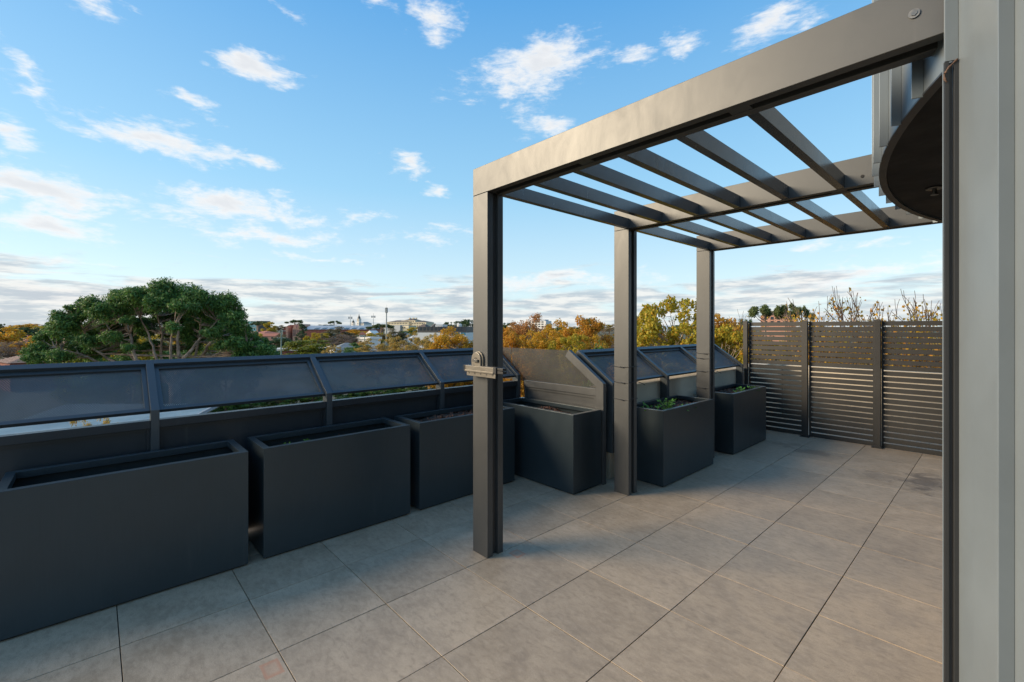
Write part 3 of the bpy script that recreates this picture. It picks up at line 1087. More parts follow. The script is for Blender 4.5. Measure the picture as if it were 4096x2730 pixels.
def place(key, px, top, hw, d, label, group=None, name='tree', cat='tree', rz=None, base=None):
    """a tree whose tip shows at (px, top) and whose crown is hw wide to each side, at distance d"""
    trunk, crown = TREES[key]
    tip = at(px, top, d)
    z0 = GZ if base is None else base
    t = thing(name, label, cat, (tip.x, tip.y, z0), group)
    H = tip.z - z0
    sx = hw * PXM * d
    t.scale = (sx, sx, H)
    t.rotation_euler = (0, 0, random.Random(int(px * 7 + d)).uniform(0, 6.28) if rz is None else rz)
    link('trunk', trunk, t)
    link('crown', crown, t)
    return t


# generic trees are modelled one unit high with a crown one unit to each side
def generic(key, mat, bark, seed, n, leaf, aspect, zc, rz, nclump, rclump, droop=.2, top_thin=0.0, twig=.006, shape='ovoid', twigs=1.0):
    """leaf and clump sizes are given for a tree of 12 m with a crown of 4 m radius"""
    r = random.Random(seed)
    HH, RR = 12.0, 4.0
    cl = []
    tries = 0
    while len(cl) < nclump and tries < 5000:
        tries += 1
        x, y, z = r.uniform(-1, 1), r.uniform(-1, 1), r.uniform(-1, 1)
        if shape == 'cone':
            lim = .08 + .92 * (1 - (z + 1) / 2) ** 0.8
        elif shape == 'umbrella':
            lim = 1.0 if z > -0.2 else 0.3
        else:
            lim = math.sqrt(max(0, 1 - z * z))
        if math.hypot(x, y) > lim or (shape == 'ovoid' and math.hypot(x, y) < lim * .25 and z < .5):
            continue
        rc = rclump * r.uniform(.6, 1.25) * (1 - top_thin * max(0, z))
        cl.append((x * (RR - rclump * .7), y * (RR - rclump * .7), zc * HH + z * (rz * HH - rclump * .6), rc))
    if shape == 'umbrella':
        cl = [(x, y, z - 1.2 * (x * x + y * y) / (RR * RR), c) for (x, y, z, c) in cl]
    q = clump_leaves(cl, n, leaf, aspect, droop)
    S = np.array([1 / RR, 1 / RR, 1 / HH])
    # bring the tip to exactly one unit high
    q = q * S
    q[:, :, 2] *= 1.0 / np.quantile(q[:, :, 2], .9995)
    crown = quads_mesh('crown', q, mat)
    tb = MB()
    z1 = (zc - rz * .7) * HH
    tb.tube([(0, 0, 0), (.1, .05, z1 * .5), (0, 0, z1), (.05, -.1, zc * HH), (0, 0, (zc + rz * .6) * HH)], [.30, .24, .2, .12, .03], 7)
    for (x, y, z, c) in cl:
        if r.random() > twigs:
            continue
        zb = max(z1 * .8, min(z - .5 * math.hypot(x, y), (zc + rz * .5) * HH))
        tb.tube(bend((0, 0, zb), (x, y, z + c * .5), -.15, 4, .12, r), lerp_r(.09 * (1 - .5 * r.random()), twig * 2, 4), 4, cap=False)
        for k in range(3):
            e = (x + r.uniform(-c, c), y + r.uniform(-c, c), z + r.uniform(-.3, 1) * c)
            tb.tube([(x, y, z), e], [twig * 2.5, twig], 3, cap=False)
    tb.v = [(a / RR, b / RR, c / HH) for a, b, c in tb.v]
    variant(key, tb.mesh('trunk', bark, True), crown)


# nearer street trees in autumn leaf
NEAR = dict(aspect=.85, zc=.60, rz=.40, nclump=130, rclump=.80, droop=.25, top_thin=.4)
generic('gold', L_GOLD, M_BARKP, 1, 48000, .16, **NEAR)
generic('orange', L_ORANGE, M_BARKP, 2, 48000, .16, **NEAR)
generic('russet', L_RUSSET, M_BARKP, 3, 36000, .15, **NEAR)
generic('ygreen', L_YGREEN, M_BARKP, 4, 56000, .15, aspect=.85, zc=.6, rz=.40, nclump=170, rclump=.62, droop=.25, top_thin=.5)
generic('straw', L_STRAW, M_BARKP, 5, 26000, .15, aspect=.7, zc=.62, rz=.38, nclump=90, rclump=.6, droop=.2, top_thin=.5, twigs=1.0)
generic('bare', L_BARE, M_TWIG, 6, 20000, .30, aspect=.12, zc=.6, rz=.40, nclump=90, rclump=.65, droop=-.3)
# mid distance
generic('round', L_MID, M_BARKD, 7, 7000, .34, aspect=.7, zc=.58, rz=.42, nclump=34, rclump=1.05)
generic('dark', L_DARK, M_BARKD, 8, 7000, .34, aspect=.7, zc=.58, rz=.42, nclump=34, rclump=1.0)
generic('lime', L_LIME, M_BARKD, 9, 9000, .32, aspect=.8, zc=.56, rz=.44, nclump=38, rclump=1.0)
generic('brown', L_BROWN, M_BARKD, 10, 8000, .32, aspect=.6, zc=.58, rz=.42, nclump=44, rclump=.85)
generic('olive', L_YGREEN, M_BARKD, 12, 7000, .34, aspect=.7, zc=.58, rz=.42, nclump=34, rclump=.95)
generic('conifer', L_DARK, M_BARKD, 13, 9000, .36, aspect=.45, zc=.52, rz=.50, nclump=120, rclump=.5, droop=.5, shape='cone')
generic('umbrella', L_GUMFAR, M_BARKG, 14, 7000, .28, aspect=.6, zc=.88, rz=.10, nclump=12, rclump=.85, shape='umbrella')
generic('fargold', L_GOLD, M_BARKD, 15, 5000, .40, aspect=.8, zc=.58, rz=.42, nclump=34, rclump=.95)
generic('bush', L_MID, M_BARKD, 16, 9000, .42, aspect=.75, zc=.52, rz=.5, nclump=44, rclump=.9)


def sparse_tree(key, seed, mat, depth=6, leaves=900, lsize=.09):
    """upright twiggy street tree, almost bare at the top; one unit high and wide"""
    r = random.Random(seed)
    tb = MB()
    tips = []

    def grow(p, d, L, rad, k):
        n = 3
        pts = [p]
        for i in range(n):
            d = (d + Vector((r.uniform(-.22, .22), r.uniform(-.22, .22), r.uniform(-.05, .22)))).normalized()
            pts.append(pts[-1] + d * (L / n))
        e = rad * .62
        tb.tube(pts, lerp_r(rad + .008, e + .006, n), 5 if k > 3 else 3, cap=False)
        for q in pts[1:]:
            tips.append((q, k))
        if k == 0:
            return
        m = 3 if k > 1 else r.choice((2, 3, 3))
        for i in range(m):
            a = r.uniform(0, 6.28)
            sp = r.uniform(.35, .75) if i else .18
            nd = (d + Vector((math.cos(a) * sp, math.sin(a) * sp, .18))).normalized()
            st = pts[-1] if i == 0 else pts[r.choice((1, 2, 3))]
            grow(st, nd, L * r.uniform(.60, .80), e * (.95 if i == 0 else .7), k - 1)
    tb.tube([(0, 0, 0), (.05, 0, 2.2), (0, .05, 4.0)], [.17, .14, .12], 7)
    for i in range(5):
        a = i * 1.26 + r.uniform(-.3, .3)
        sp = .10 if i == 0 else r.uniform(.35, .6)
        grow(Vector((0, .05, 3.9 - .25 * i)), Vector((math.cos(a) * sp, math.sin(a) * sp, 1)).normalized(), 2.3, .06, depth - 1)
    zt = max(q.z for q, k in tips)
    rr = max(math.hypot(q.x, q.y) for q, k in tips) * .8
    c = []
    while len(c) < leaves:
        q, k = r.choice(tips)
        if r.random() < (q.z / zt) ** 3.0 * .985:
            continue
        c.append((q.x + r.uniform(-.12, .12), q.y + r.uniform(-.12, .12), q.z + r.uniform(-.12, .05)))
    c = np.array(c)
    qd = leaf_quads(c, unit(len(c)), lsize, .8, .5)
    S = np.array([1 / rr, 1 / rr, 1 / zt])
    crown = quads_mesh('crown', qd * S, mat)
    tb.v = [(a / rr, b / rr, z / zt) for a, b, z in tb.v]
    variant(key, tb.mesh('trunk', M_TWIG, True), crown)


sparse_tree('sparse_a', 21, L_GOLD, leaves=9000, lsize=.10)
sparse_tree('sparse_b', 22, L_ORANGE, leaves=8000, lsize=.10)

# ------------------------------------------------------------------ the big spreading gum tree beyond the balustrade
DG = 45.0


def gp(zx, zy, dd=0.0):
    return at((100 + zx / 2.353) / KPX, (1080 + zy / 2.353) / KPX, DG + dd)


GUM = [(1430, 255, 185, 0), (1290, 285, 145, 1), (1570, 290, 135, -1), (1000, 290, 150, 0), (895, 300, 120, 1.5), (1110, 275, 130, -1), (640, 350, 125, 0),
       (735, 410, 115, -1.5), (430, 480, 120, 0), (340, 570, 125, -1), (230, 650, 115, 1), (175, 770, 110, 0), (80, 840, 85, -1), (300, 820, 100, -2),
       (1820, 320, 135, 0), (1905, 400, 125, 1), (1965, 490, 120, -1), (2030, 580, 105, 0), (2085, 660, 95, 1), (2150, 750, 105, 0), (2250, 775, 80, -1),
       (1240, 345, 110, -2), (1500, 350, 115, -2), (1660, 350, 110, 1), (580, 590, 90, 2), (610, 690, 95, -1), (790, 640, 85, -2), (1390, 545, 72, -3),
       (1760, 610, 85, -2), (1850, 720, 75, -1), (975, 480, 55, -2), (965, 740, 50, -3), (1960, 700, 85, -2), (2060, 740, 80, -1), (440, 370, 50, 0),
       (520, 420, 90, 1), (560, 300, 40, 0), (1740, 440, 100, 2), (880, 410, 90, 2), (1120, 390, 80, 2), (1600, 420, 70, 3),
       (1000, 330, 150, 5), (1400, 300, 170, 6), (700, 480, 130, 6), (400, 650, 130, 6), (1800, 470, 140, 6), (2000, 700, 120, 6), (640, 800, 90, 6),
       (480, 700, 120, 5), (560, 760, 100, 3), (420, 780, 90, 4), (860, 560, 110, 5), (940, 620, 90, 6), (1080, 520, 90, 5), (1180, 520, 80, 7), (1300, 480, 90, 7),
       (1600, 520, 90, 7), (1700, 560, 90, 6), (1850, 590, 110, 5), (1930, 620, 100, 3), (1640, 640, 70, 8), (780, 740, 80, 7), (2200, 690, 85, 2), (2290, 800, 75, 0), (2180, 830, 80, -1),
       (140, 830, 90, -2), (720, 560, 90, 4), (1520, 460, 80, 6), (1440, 450, 80, 8), (2060, 820, 80, -1), (1960, 800, 70, 3)]
rf_ = random.Random(9)
while len(GUM) < 105:
    x, y = rf_.uniform(300, 2150), rf_.uniform(380, 760)
    if y > 300 + ((x - 1300) / 950) ** 2 * 480:
        GUM.append((x, y, rf_.uniform(60, 105), rf_.uniform(3, 10)))
cl = []
for (x, y, rr, dd) in GUM:
    p = gp(x, y, dd)
    R = rr / 2.353 / FPX * (DG + dd)
    cl.append((p.x, p.y, p.z, R * .84))
    for k in range(5):
        a = NPR.uniform(0, 6.28)
        e = NPR.uniform(-.2, .9)
        q = R * .84
        cl.append((p.x + q * math.cos(a) * math.cos(e), p.y + q * math.sin(a) * math.cos(e), p.z + .8 * q * math.sin(e), R * NPR.uniform(.34, .55)))
gum = thing('gum_tree', 'huge spreading dark green gum tree rising just beyond the left balustrade', 'tree', (*gp(1411, 1100)[:2], GZ))
child(link('crown', quads_mesh('crown', clump_leaves(cl, 210000, .31, .30, droop=.9, flat=.85, up=.2, inner=.35, rnd=.8), L_GUM)), gum)
LIMBS = [[(1390, 1060, 0), (1040, 845, -1), (985, 600, -1), (960, 470, 0)], [(1370, 1080, 0), (690, 870, 1), (500, 785, 1), (300, 740, 0)],
         [(1380, 1090, 0), (800, 850, 2), (650, 740, 2), (560, 580, 1), (470, 490, 0)], [(1400, 1050, 0), (1240, 835, 0), (1160, 610, 1), (1080, 450, 0)],
         [(1405, 1020, 0), (1370, 830, -2), (1375, 640, -2), (1390, 560, -3)], [(1411, 1000, 0), (1450, 820, 0), (1440, 600, 0), (1460, 350, 0)],
         [(1420, 1000, 0), (1490, 835, -1), (1640, 660, 0), (1800, 480, 0)], [(1420, 1020, 0), (1660, 825, 1), (1740, 690, 0), (1900, 550, 0)],
         [(1430, 1040, 0), (1750, 825, 0), (1870, 755, 0), (2100, 690, 0)], [(1390, 1060, 0), (1030, 850, 2), (890, 660, 1), (700, 430, 0)],
         [(1411, 1010, 0), (1600, 820, 3), (1640, 640, 3), (1660, 400, 2)], [(1400, 1020, 0), (1280, 830, 3), (1290, 600, 3), (1240, 380, 2)]]
tb = MB()
rg = random.Random(5)
base = Vector((gum.location.x, gum.location.y, GZ))
fork = gp(1405, 1060)
tb.tube([base, base.lerp(fork, .5) + Vector((.15, .1, 0)), fork], [.62, .52, .46], 10)
ends = []
for k, L in enumerate(LIMBS):
    raw = [fork - Vector((0, 0, .2))] + [gp(*p) for p in L[1:]]
    pts = [raw[0]]
    for a, b in zip(raw[:-1], raw[1:]):
        for i in range(1, 5):
            pts.append(a.lerp(b, i / 4) + Vector((rg.uniform(-.07, .07), rg.uniform(-.07, .07), rg.uniform(-.05, .05))))
    r0 = .23 if k in (0, 5, 6, 7) else .17
    tb.tube(pts, lerp_r(r0, .05, len(pts) - 1), 7, cap=False)
    ends += [(p, r0 + (.05 - r0) * i / len(pts)) for i, p in enumerate(pts) if i > 5]
for (x, y, z, R) in cl:
    c = Vector((x, y, z))
    lower = [e for e in ends if e[0].z < z + .3] or ends
    s = min(lower, key=lambda e: (e[0] - c).length)
    tb.tube(bend(s[0], c + Vector((0, 0, R * .3)), -.12, 4, .10, rg), lerp_r(min(.06, s[1]), .012, 4), 4, cap=False)
    for k in range(2):
        e = c + Vector((rg.uniform(-R, R), rg.uniform(-R, R), rg.uniform(-.2, .8) * R))
        m0 = s[0].lerp(c, rg.uniform(.4, .8))
        tb.tube(bend(m0, e, -.05, 3, .06, rg), lerp_r(.025, .008, 3), 3, cap=False)
child(tb.build('trunk', M_BARKG, smooth=True), gum)

# ------------------------------------------------------------------ trees set out after the view
G1 = 'autumn street trees behind the return screen'
place('straw', 868, 778, 70, 88, 'leftmost thin straw coloured tree, right of the grey hipped roof', G1)
place('straw', 925, 768, 75, 84, 'straw coloured tree below the tall phone pole', G1)
place('straw', 985, 764, 70, 80, 'straw coloured thin tree in front of the white and blue office', G1)
place('gold', 1045, 753, 80, 58, 'orange gold tree just left of the nearest pergola post', G1)
place('orange', 1150, 750, 84, 62, 'orange tree right behind the nearest pergola post', G1)
place('russet', 1216, 722, 64, 66, 'russet tree standing highest between the near and middle posts', G1)
place('gold', 1225, 762, 75, 50, 'low gold tree behind the television aerial', G1)
place('gold', 1262, 756, 80, 54, 'broad golden tree between the russet and the midway golden tree', G1)
place('orange', 1180, 768, 80, 46, 'low orange tree filling the corner right of the nearest post', G1)
place('ygreen', 1320, 770, 80, 47, 'low yellow green tree above the slanted end of the return screen', G1)
place('gold', 1495, 768, 120, 36, 'low gold tree right of the middle post', G1)
place('ygreen', 1610, 742, 140, 26, 'yellow green tree hidden partly behind the farthest post', G1)
place('orange', 1715, 758, 120, 26, 'low orange tree touching the left screen post', G1)
place('gold', 1292, 738, 84, 60, 'golden tree midway between the near and middle posts', G1)
place('orange', 1345, 728, 82, 56, 'orange tree with thin tips left of the middle post', G1)
place('gold', 1375, 772, 70, 48, 'low bright gold tree left of the middle post', G1)
place('bare', 1400, 738, 60, 70, 'brown nearly bare tree close to the middle post', G1)
place('round', 1372, 788, 34, 40, 'small dark green bushy tree above the return screen', G1)
place('russet', 1492, 745, 60, 52, 'pinkish russet tree right of the middle post', G1)
place('ygreen', 1556, 686, 150, 28, 'tall yellow green tree between the middle and farthest posts', G1)
place('orange', 1672, 728, 135, 30, 'orange brown tree between the farthest post and slatted screen', G1)
place('ygreen', 1650, 752, 130, 24, 'yellow green tree low behind the farthest post', G1)
G2 = 'almost bare street trees behind the slatted screen'
place('sparse_a', 1868, 690, 150, 23, 'leftmost thin bare tree above the slatted screen', G2)
place('sparse_a', 1905, 663, 190, 20, 'bare twiggy tree above the middle panel of the slatted screen', G2)
place('sparse_b', 1985, 655, 220, 19, 'tallest bare twiggy tree above the second screen post', G2)
place('sparse_a', 2090, 668, 200, 19, 'bare twiggy tree above the right panel of the slatted screen', G2)
place('sparse_b', 2165, 705, 170, 18, 'russet twiggy tree at the right end of the slatted screen', G2)
for k, (px, tp, d, kk) in enumerate(((1780, 768, 34, 'straw'), (1850, 775, 30, 'straw'), (1930, 778, 27, 'gold'), (2020, 774, 26, 'straw'), (2110, 780, 25, 'straw'), (2190, 776, 26, 'straw'))):
    place(kk, px, tp, 140, d, 'autumn tree showing through the slats, number %s from the left' % ('one two three four five six'.split()[k]), G2)
G3 = 'gum trees on the skyline above the slatted screen'
place('umbrella', 1758, 699, 40, 130, 'left umbrella shaped gum above the slatted screen', G3)
place('umbrella', 1804, 696, 30, 125, 'middle umbrella shaped gum above the slatted screen', G3)
place('umbrella', 1842, 702, 24, 122, 'right umbrella shaped gum above the slatted screen', G3)
place('dark', 1716, 733, 20, 120, 'low dark tree left of the umbrella gums', G3)
place('conifer', 1651, 722, 6, 150, 'slim pine tip showing right of the farthest post', G3)
# left of the gum
G4 = 'trees left of the big gum'
place('fargold', 18, 750, 48, 130, 'yellow tree at the left edge of the picture', G4)
place('fargold', 70, 772, 40, 120, 'yellow tree over the white dormer houses', G4)
place('bare', 20, 783, 45, 115, 'bare pinkish tree above the tiled roof', G4)
place('dark', 62, 752, 34, 180, 'dark spreading tree behind the yellow trees', G4)
place('olive', 95, 750, 30, 190, 'olive tree between the yellow trees and the gum', G4)
place('dark', 122, 744, 26, 230, 'dark tree on the skyline left of the gum', G4)
place('dark', 142, 740, 26, 260, 'dark tree on the skyline touching the gum', G4)
place('fargold', 78, 744, 60, 420, 'long yellow tree row on the far left skyline', G4)
place('dark', 2, 744, 10, 400, 'dark tree tip at the far left skyline', G4)
place('olive', 140, 772, 30, 125, 'olive tree beside the left edge of the gum', G4)
place('round', 235, 778, 55, 66, 'green tree seen through the left limbs of the gum', G4)
place('olive', 310, 772, 60, 75, 'yellow green tree seen through the middle limbs of the gum', G4)
place('brown', 420, 770, 70, 80, 'brownish tree seen through the right limbs of the gum', G4)
place('lime', 470, 775, 60, 85, 'lime green tree behind the right side of the gum', G4)
place('round', 520, 790, 50, 60, 'green shrub tree under the right side of the gum', G4)
place('round', 370, 800, 55, 58, 'green shrub tree behind the trunk of the gum', G4)
place('fargold', 540, 768, 60, 140, 'gold tree hidden behind the right side of the gum', G4)
for k, (kk, px, tp, hw, d) in enumerate((('lime', 180, 800, 50, 62), ('round', 215, 812, 45, 58), ('olive', 270, 790, 50, 70), ('round', 300, 806, 45, 60), ('brown', 345, 778, 55, 90),
        ('round', 415, 800, 50, 62), ('lime', 455, 806, 42, 60), ('olive', 500, 782, 50, 90), ('dark', 560, 795, 45, 70), ('brown', 250, 772, 60, 110), ('olive', 390, 768, 60, 120))):
    place(kk, px, tp, hw, d, 'garden tree under the crown of the gum, %s of the row from the left' % ('first third fourth fifth sixth eighth ninth tenth eleventh second seventh'.split()[k]), 'garden trees under the big gum')
# centre
G5 = 'trees between the gum and the nearest post'
place('umbrella', 593, 738, 22, 420, 'broad gum on the skyline right of the blue glass building', G5)
place('olive', 622, 740, 20, 400, 'olive tree left of the red brick gables', G5)
place('umbrella', 677, 735, 20, 600, 'round topped gum on the skyline over the brick gables', G5)
place('umbrella', 812, 735, 18, 700, 'round gum on the skyline behind the grey shed roof', G5) if False else None
place('conifer', 694, 736, 26, 200, 'tall dark conifer in front of the red brick shed', G5)
place('dark', 632, 776, 36, 190, 'dark trees left of the conifer behind the power pole', G5)
place('brown', 648, 768, 20, 230, 'brownish tree left of the conifer', G5)
place('round', 612, 790, 30, 140, 'bright green tree left of the power pole', G5)
place('lime', 712, 781, 68, 155, 'broad yellow green domed tree behind the flat roofed house', G5)
place('straw', 762, 792, 26, 130, 'small straw coloured tree left of the grey hipped roof', G5)
place('brown', 778, 750, 44, 240, 'large brown green tree right of the conifer', G5)
place('bare', 792, 768, 46, 200, 'bare purplish tree above the grey hipped roof', G5)
place('olive', 740, 766, 30, 230, 'olive tree between conifer and brown tree', G5)
place('umbrella', 768, 737, 16, 620, 'round dark tree on the skyline above the shed roof', G5)
place('round', 828, 764, 17, 250, 'rounded green tree below the clock tower', G5)
place('fargold', 812, 757, 40, 330, 'golden trees at the foot of the clock tower', G5)
place('fargold', 845, 762, 22, 300, 'gold tree right of the rounded green tree', G5)
place('umbrella', 876, 744, 32, 270, 'tall olive gum with pale trunk left of the phone pole', G5)
place('brown', 905, 755, 34, 260, 'olive brown trees behind the phone pole', G5)
place('olive', 858, 765, 30, 235, 'olive tree over the white cottage', G5)
place('round', 935, 760, 36, 300, 'green tree right of the phone pole', G5)
place('olive', 952, 752, 22, 320, 'green gold tree left of the long white and dark block', G5)
place('round', 820, 788, 40, 165, 'dark green trees beside the grey hipped roof', G5)
place('dark', 1030, 740, 12, 480, 'spiky tree on the skyline over the modern block', G5)
place('dark', 1056, 738, 22, 460, 'dark tree on the skyline left of the nearest post', G5)
place('dark', 1076, 734, 18, 380, 'dark tree touching the nearest post', G5)
place('dark', 1168, 742, 16, 420, 'dark tree on the skyline right of the nearest post', G5)
place('brown', 1180, 740, 22, 300, 'brown tree left of the white block behind the russet tree', G5)
place('umbrella', 1348, 731, 20, 230, 'domed gum on the skyline behind the orange tree', G5)
place('dark', 1478, 746, 22, 420, 'dark tree left of the wide pale gable roof', G5)
# far treeline, small and alike
TINT = {'dark': 'dark green', 'round': 'green', 'olive': 'olive', 'fargold': 'golden', 'brown': 'brownish', 'bare': 'bare grey brown'}


def where(px):
    for lim, s in ((45, 'at the left picture edge'), (600, 'behind the big gum'), (705, 'near the brick gables'), (800, 'above the shed roof'), (890, 'around the clock tower'),
                   (990, 'under the cream apartments'), (1082, 'just left of the nearest post'), (1410, 'between the near and middle posts'), (1605, 'between the middle and farthest posts')):
        if px < lim:
            return s
    return 'right of the farthest post'


rt = random.Random(31)
for i in range(64):
    px = -10 + i * 27 + rt.uniform(-9, 9)
    kk = rt.choice(('dark', 'dark', 'round', 'olive', 'fargold', 'brown'))
    place(kk, px, rt.uniform(746, 753), rt.uniform(14, 26), rt.uniform(550, 1500), f'small far {TINT[kk]} tree on the horizon {where(px)}', 'far trees along the horizon')
for i in range(46):
    px = 570 + i * 11 + rt.uniform(-8, 8)
    d = rt.uniform(180, 480)
    kk = rt.choice(('dark', 'round', 'olive', 'brown', 'olive', 'fargold', 'bare'))
    if 655 < px < 692:
        continue
    place(kk, px, rt.uniform(764, 778), rt.uniform(9, 18), d, f'small {TINT[kk]} tree among house roofs {where(px)}', 'trees among the houses')
# planting seen through the slot under the sloped panels
for k, (px, py) in enumerate(((440, 925), (505, 918), (575, 912), (645, 905), (720, 900), (800, 893), (860, 886), (925, 880), (985, 875), (1050, 868))):
    d = 9.6 / ((py - 754.3) * PXM)
    place('bush', px, py - 6, 42, d, 'green garden hedge bush under the sloped panels, %s from the left' % ('first second third fourth fifth sixth seventh eighth ninth tenth'.split()[k]),
          'hedge in the garden below', 'hedge_bush', 'bush')
place('straw', 205, 949, 75, 22.5, 'twiggy shrub in front of the corrugated roof', None, 'shrub', 'shrub')

# ------------------------------------------------------------------ buildings
M_WHITE = plain('white_paint', (0.72, 0.70, 0.66), 0.7, 0.06)
M_CREAM = plain('cream_paint', (0.60, 0.53, 0.38), 0.75, 0.06)
M_REDBRICK = plain('red_brick', (0.26, 0.085, 0.06), 0.85, 0.15, 0.6)
M_PINK = plain('salmon_and_sunlit_brick', (0.55, 0.28, 0.19), 0.85, 0.12, 0.4)  # salmon walls; on the shed gables and pier it colours red brick as sunlit
M_GREYROOF = plain('grey_steel_roof', (0.22, 0.22, 0.205), 0.5, 0.12)
M_BLUEROOF = plain('blue_grey_roof', (0.30, 0.34, 0.38), 0.5, 0.1)
M_SLATE = plain('brown_slate_roof', (0.10, 0.075, 0.062), 0.7, 0.15)
M_REDROOF = plain('terracotta_roof', (0.36, 0.13, 0.08), 0.8, 0.18)
M_WINDOW = plain('window_glass', (0.035, 0.045, 0.055), 0.12, 0.2)
M_CHAR = plain('charcoal_cladding', (0.07, 0.066, 0.06), 0.6, 0.12)
M_BLUE = plain('blue_panel', (0.02, 0.07, 0.22), 0.4, 0.1)
M_BLUEGL = plain('blue_glazing', (0.06, 0.20, 0.28), 0.15, 0.15)
M_DOME = plain('slate_dome', (0.10, 0.105, 0.10), 0.6, 0.1)
M_STEEL = plain('galvanised_steel', (0.34, 0.36, 0.35), 0.5, 0.1, 1.0, metallic=0.3)
M_POLE = plain('green_timber_pole', (0.26, 0.32, 0.26), 0.8, 0.1)


def tiled_roof(name, col, pitch_u, pitch_v):
    m, t, p = principled(name)
    c = t.new('ShaderNodeTexCoord').outputs['Object']
    s = t.new('ShaderNodeSeparateXYZ', {0: c}).outputs
    a = t.math('ABSOLUTE', t.math('SUBTRACT', t.math('FRACT', t.math('DIVIDE', s[0], pitch_u)), .5))
    b = t.math('FRACT', t.math('DIVIDE', s[2], pitch_v))
    hgt = t.math('ADD', t.smooth(a, .0, .5), t.math('MULTIPLY', b, -1.0))
    n = t.noise(c, 5.0, 4, .6)
    hsv = t.new('ShaderNodeHueSaturation', {'Color': (*col, 1), 'Value': t.smooth(n, .3, .7, .75, 1.25)})
    bp = t.new('ShaderNodeBump', {'Strength': 1.0, 'Distance': .12, 'Height': hgt})
    t.put(p.inputs['Base Color'], hsv.outputs[0])
    t.put(p.inputs['Normal'], bp.outputs[0])
    p.inputs['Roughness'].default_value = .8
    return m


M_TILEROOF = tiled_roof('terracotta_tiles', (0.30, 0.19, 0.14), .30, .16)
WIN = {}


def site(name, label, cat, px, d, yaw=0.0, group=None):
    p = at(px, 754.3, d)
    o = thing(name, label, cat, (p.x, p.y, GZ), group)
    o.rotation_euler = (0, 0, TH + math.radians(yaw))
    return o


def hz(py, d):
    """height over the ground of a picture row at distance d"""
    return HC - (py - 754.3) * PXM * d - GZ


def windows(parent, cols, rows, w, h, y, mat=None, name='window'):
    """cols: x centres, rows: z of the sill; panes set 3 mm proud in a shallow frame box"""
    key = (round(w, 2), round(h, 2), (mat or M_WINDOW).name)
    if key not in WIN:
        WIN[key] = MB().box(-w / 2, w / 2, -.06, .05, 0, h).mesh('window', mat or M_WINDOW)
    for z in rows:
        for x in cols:
            o = link(name, WIN[key], parent)
            o.location = (x, y, z)


def hip_roof(x0, x1, y0, y1, z, h, over=.5):
    x0, x1, y0, y1 = x0 - over, x1 + over, y0 - over, y1 + over
    b = MB()
    k = min(x1 - x0, y1 - y0) / 2
    if x1 - x0 > y1 - y0:
        r0, r1 = (x0 + k, (y0 + y1) / 2, z + h), (x1 - k, (y0 + y1) / 2, z + h)
        c = [(x0, y0, z), (x1, y0, z), (x1, y1, z), (x0, y1, z)]
        b.quad(c[0], c[1], r1, r0).quad(c[2], c[3], r0, r1).quad(c[1], c[2], r1).quad(c[3], c[0], r0)
    else:
        r0, r1 = ((x0 + x1) / 2, y0 + k, z + h), ((x0 + x1) / 2, y1 - k, z + h)
        c = [(x0, y0, z), (x1, y0, z), (x1, y1, z), (x0, y1, z)]
        b.quad(c[0], c[1], r0).quad(c[1], c[2], r1, r0).quad(c[2], c[3], r1).quad(c[3], c[0], r0, r1)
    b.quad(c[3], c[2], c[1], c[0])
    return b


def gable_roof(x0, x1, y0, y1, z, h, over=.4, along='x', thick=.15):
    b = MB()
    if along == 'x':
        prof = [(0, y0 - over, z), (0, y1 + over, z), (0, (y0 + y1) / 2, z + h)]
        b.prism([(x0 - over, p[1], p[2]) for p in prof], (x1 - x0 + 2 * over, 0, 0))
    else:
        prof = [(x0 - over, 0, z), ((x0 + x1) / 2, 0, z + h), (x1 + over, 0, z)]
        b.prism([(p[0], y0 - over, p[2]) for p in prof], (0, y1 - y0 + 2 * over, 0))
    return b


def house(px, d, wall_top, ridge, wpx, label, wall=M_CREAM, roof=M_GREYROOF, yaw=0, group=None, kind='hip', depth=None, chimney=None):
    o = site('house', label, 'house', px, d, yaw, group)
    W = wpx * PXM * d
    D = depth or W * .8
    z1, z2 = hz(wall_top, d), hz(ridge, d)
    MB().box(-W / 2, W / 2, 0, D, 0, z1).build('wall', wall, o)
    if kind == 'hip':
        r = hip_roof(-W / 2, W / 2, 0, D, z1 + .004, z2 - z1).build('roof', roof, o)
    elif kind == 'gable':
        r = gable_roof(-W / 2, W / 2, 0, D, z1 + .004, z2 - z1, along='x').build('roof', roof, o)
    elif kind == 'gable_front':
        r = gable_roof(-W / 2, W / 2, 0, D, z1 + .004, z2 - z1, along='y').build('roof', roof, o)
    else:
        r = MB().box(-W / 2 - .4, W / 2 + .4, -.4, D + .4, z1 + .004, z2).build('roof', roof, o)
    if chimney:
        cx = chimney * W
        MB().box(cx - .4, cx + .4, D * .45, D * .45 + .8, z1, z2 + 1.2).box(cx - .5, cx + .5, D * .45 - .1, D * .45 + .9, z2 + 1.2005, z2 + 1.4).build('chimney', M_REDBRICK, r)
    n = max(2, int(W / 3.5))
    windows(o, [(-.5 + (i + .5) / n) * W for i in range(n)], [z1 - 1.9], 1.2, 1.2, 0)
    return o


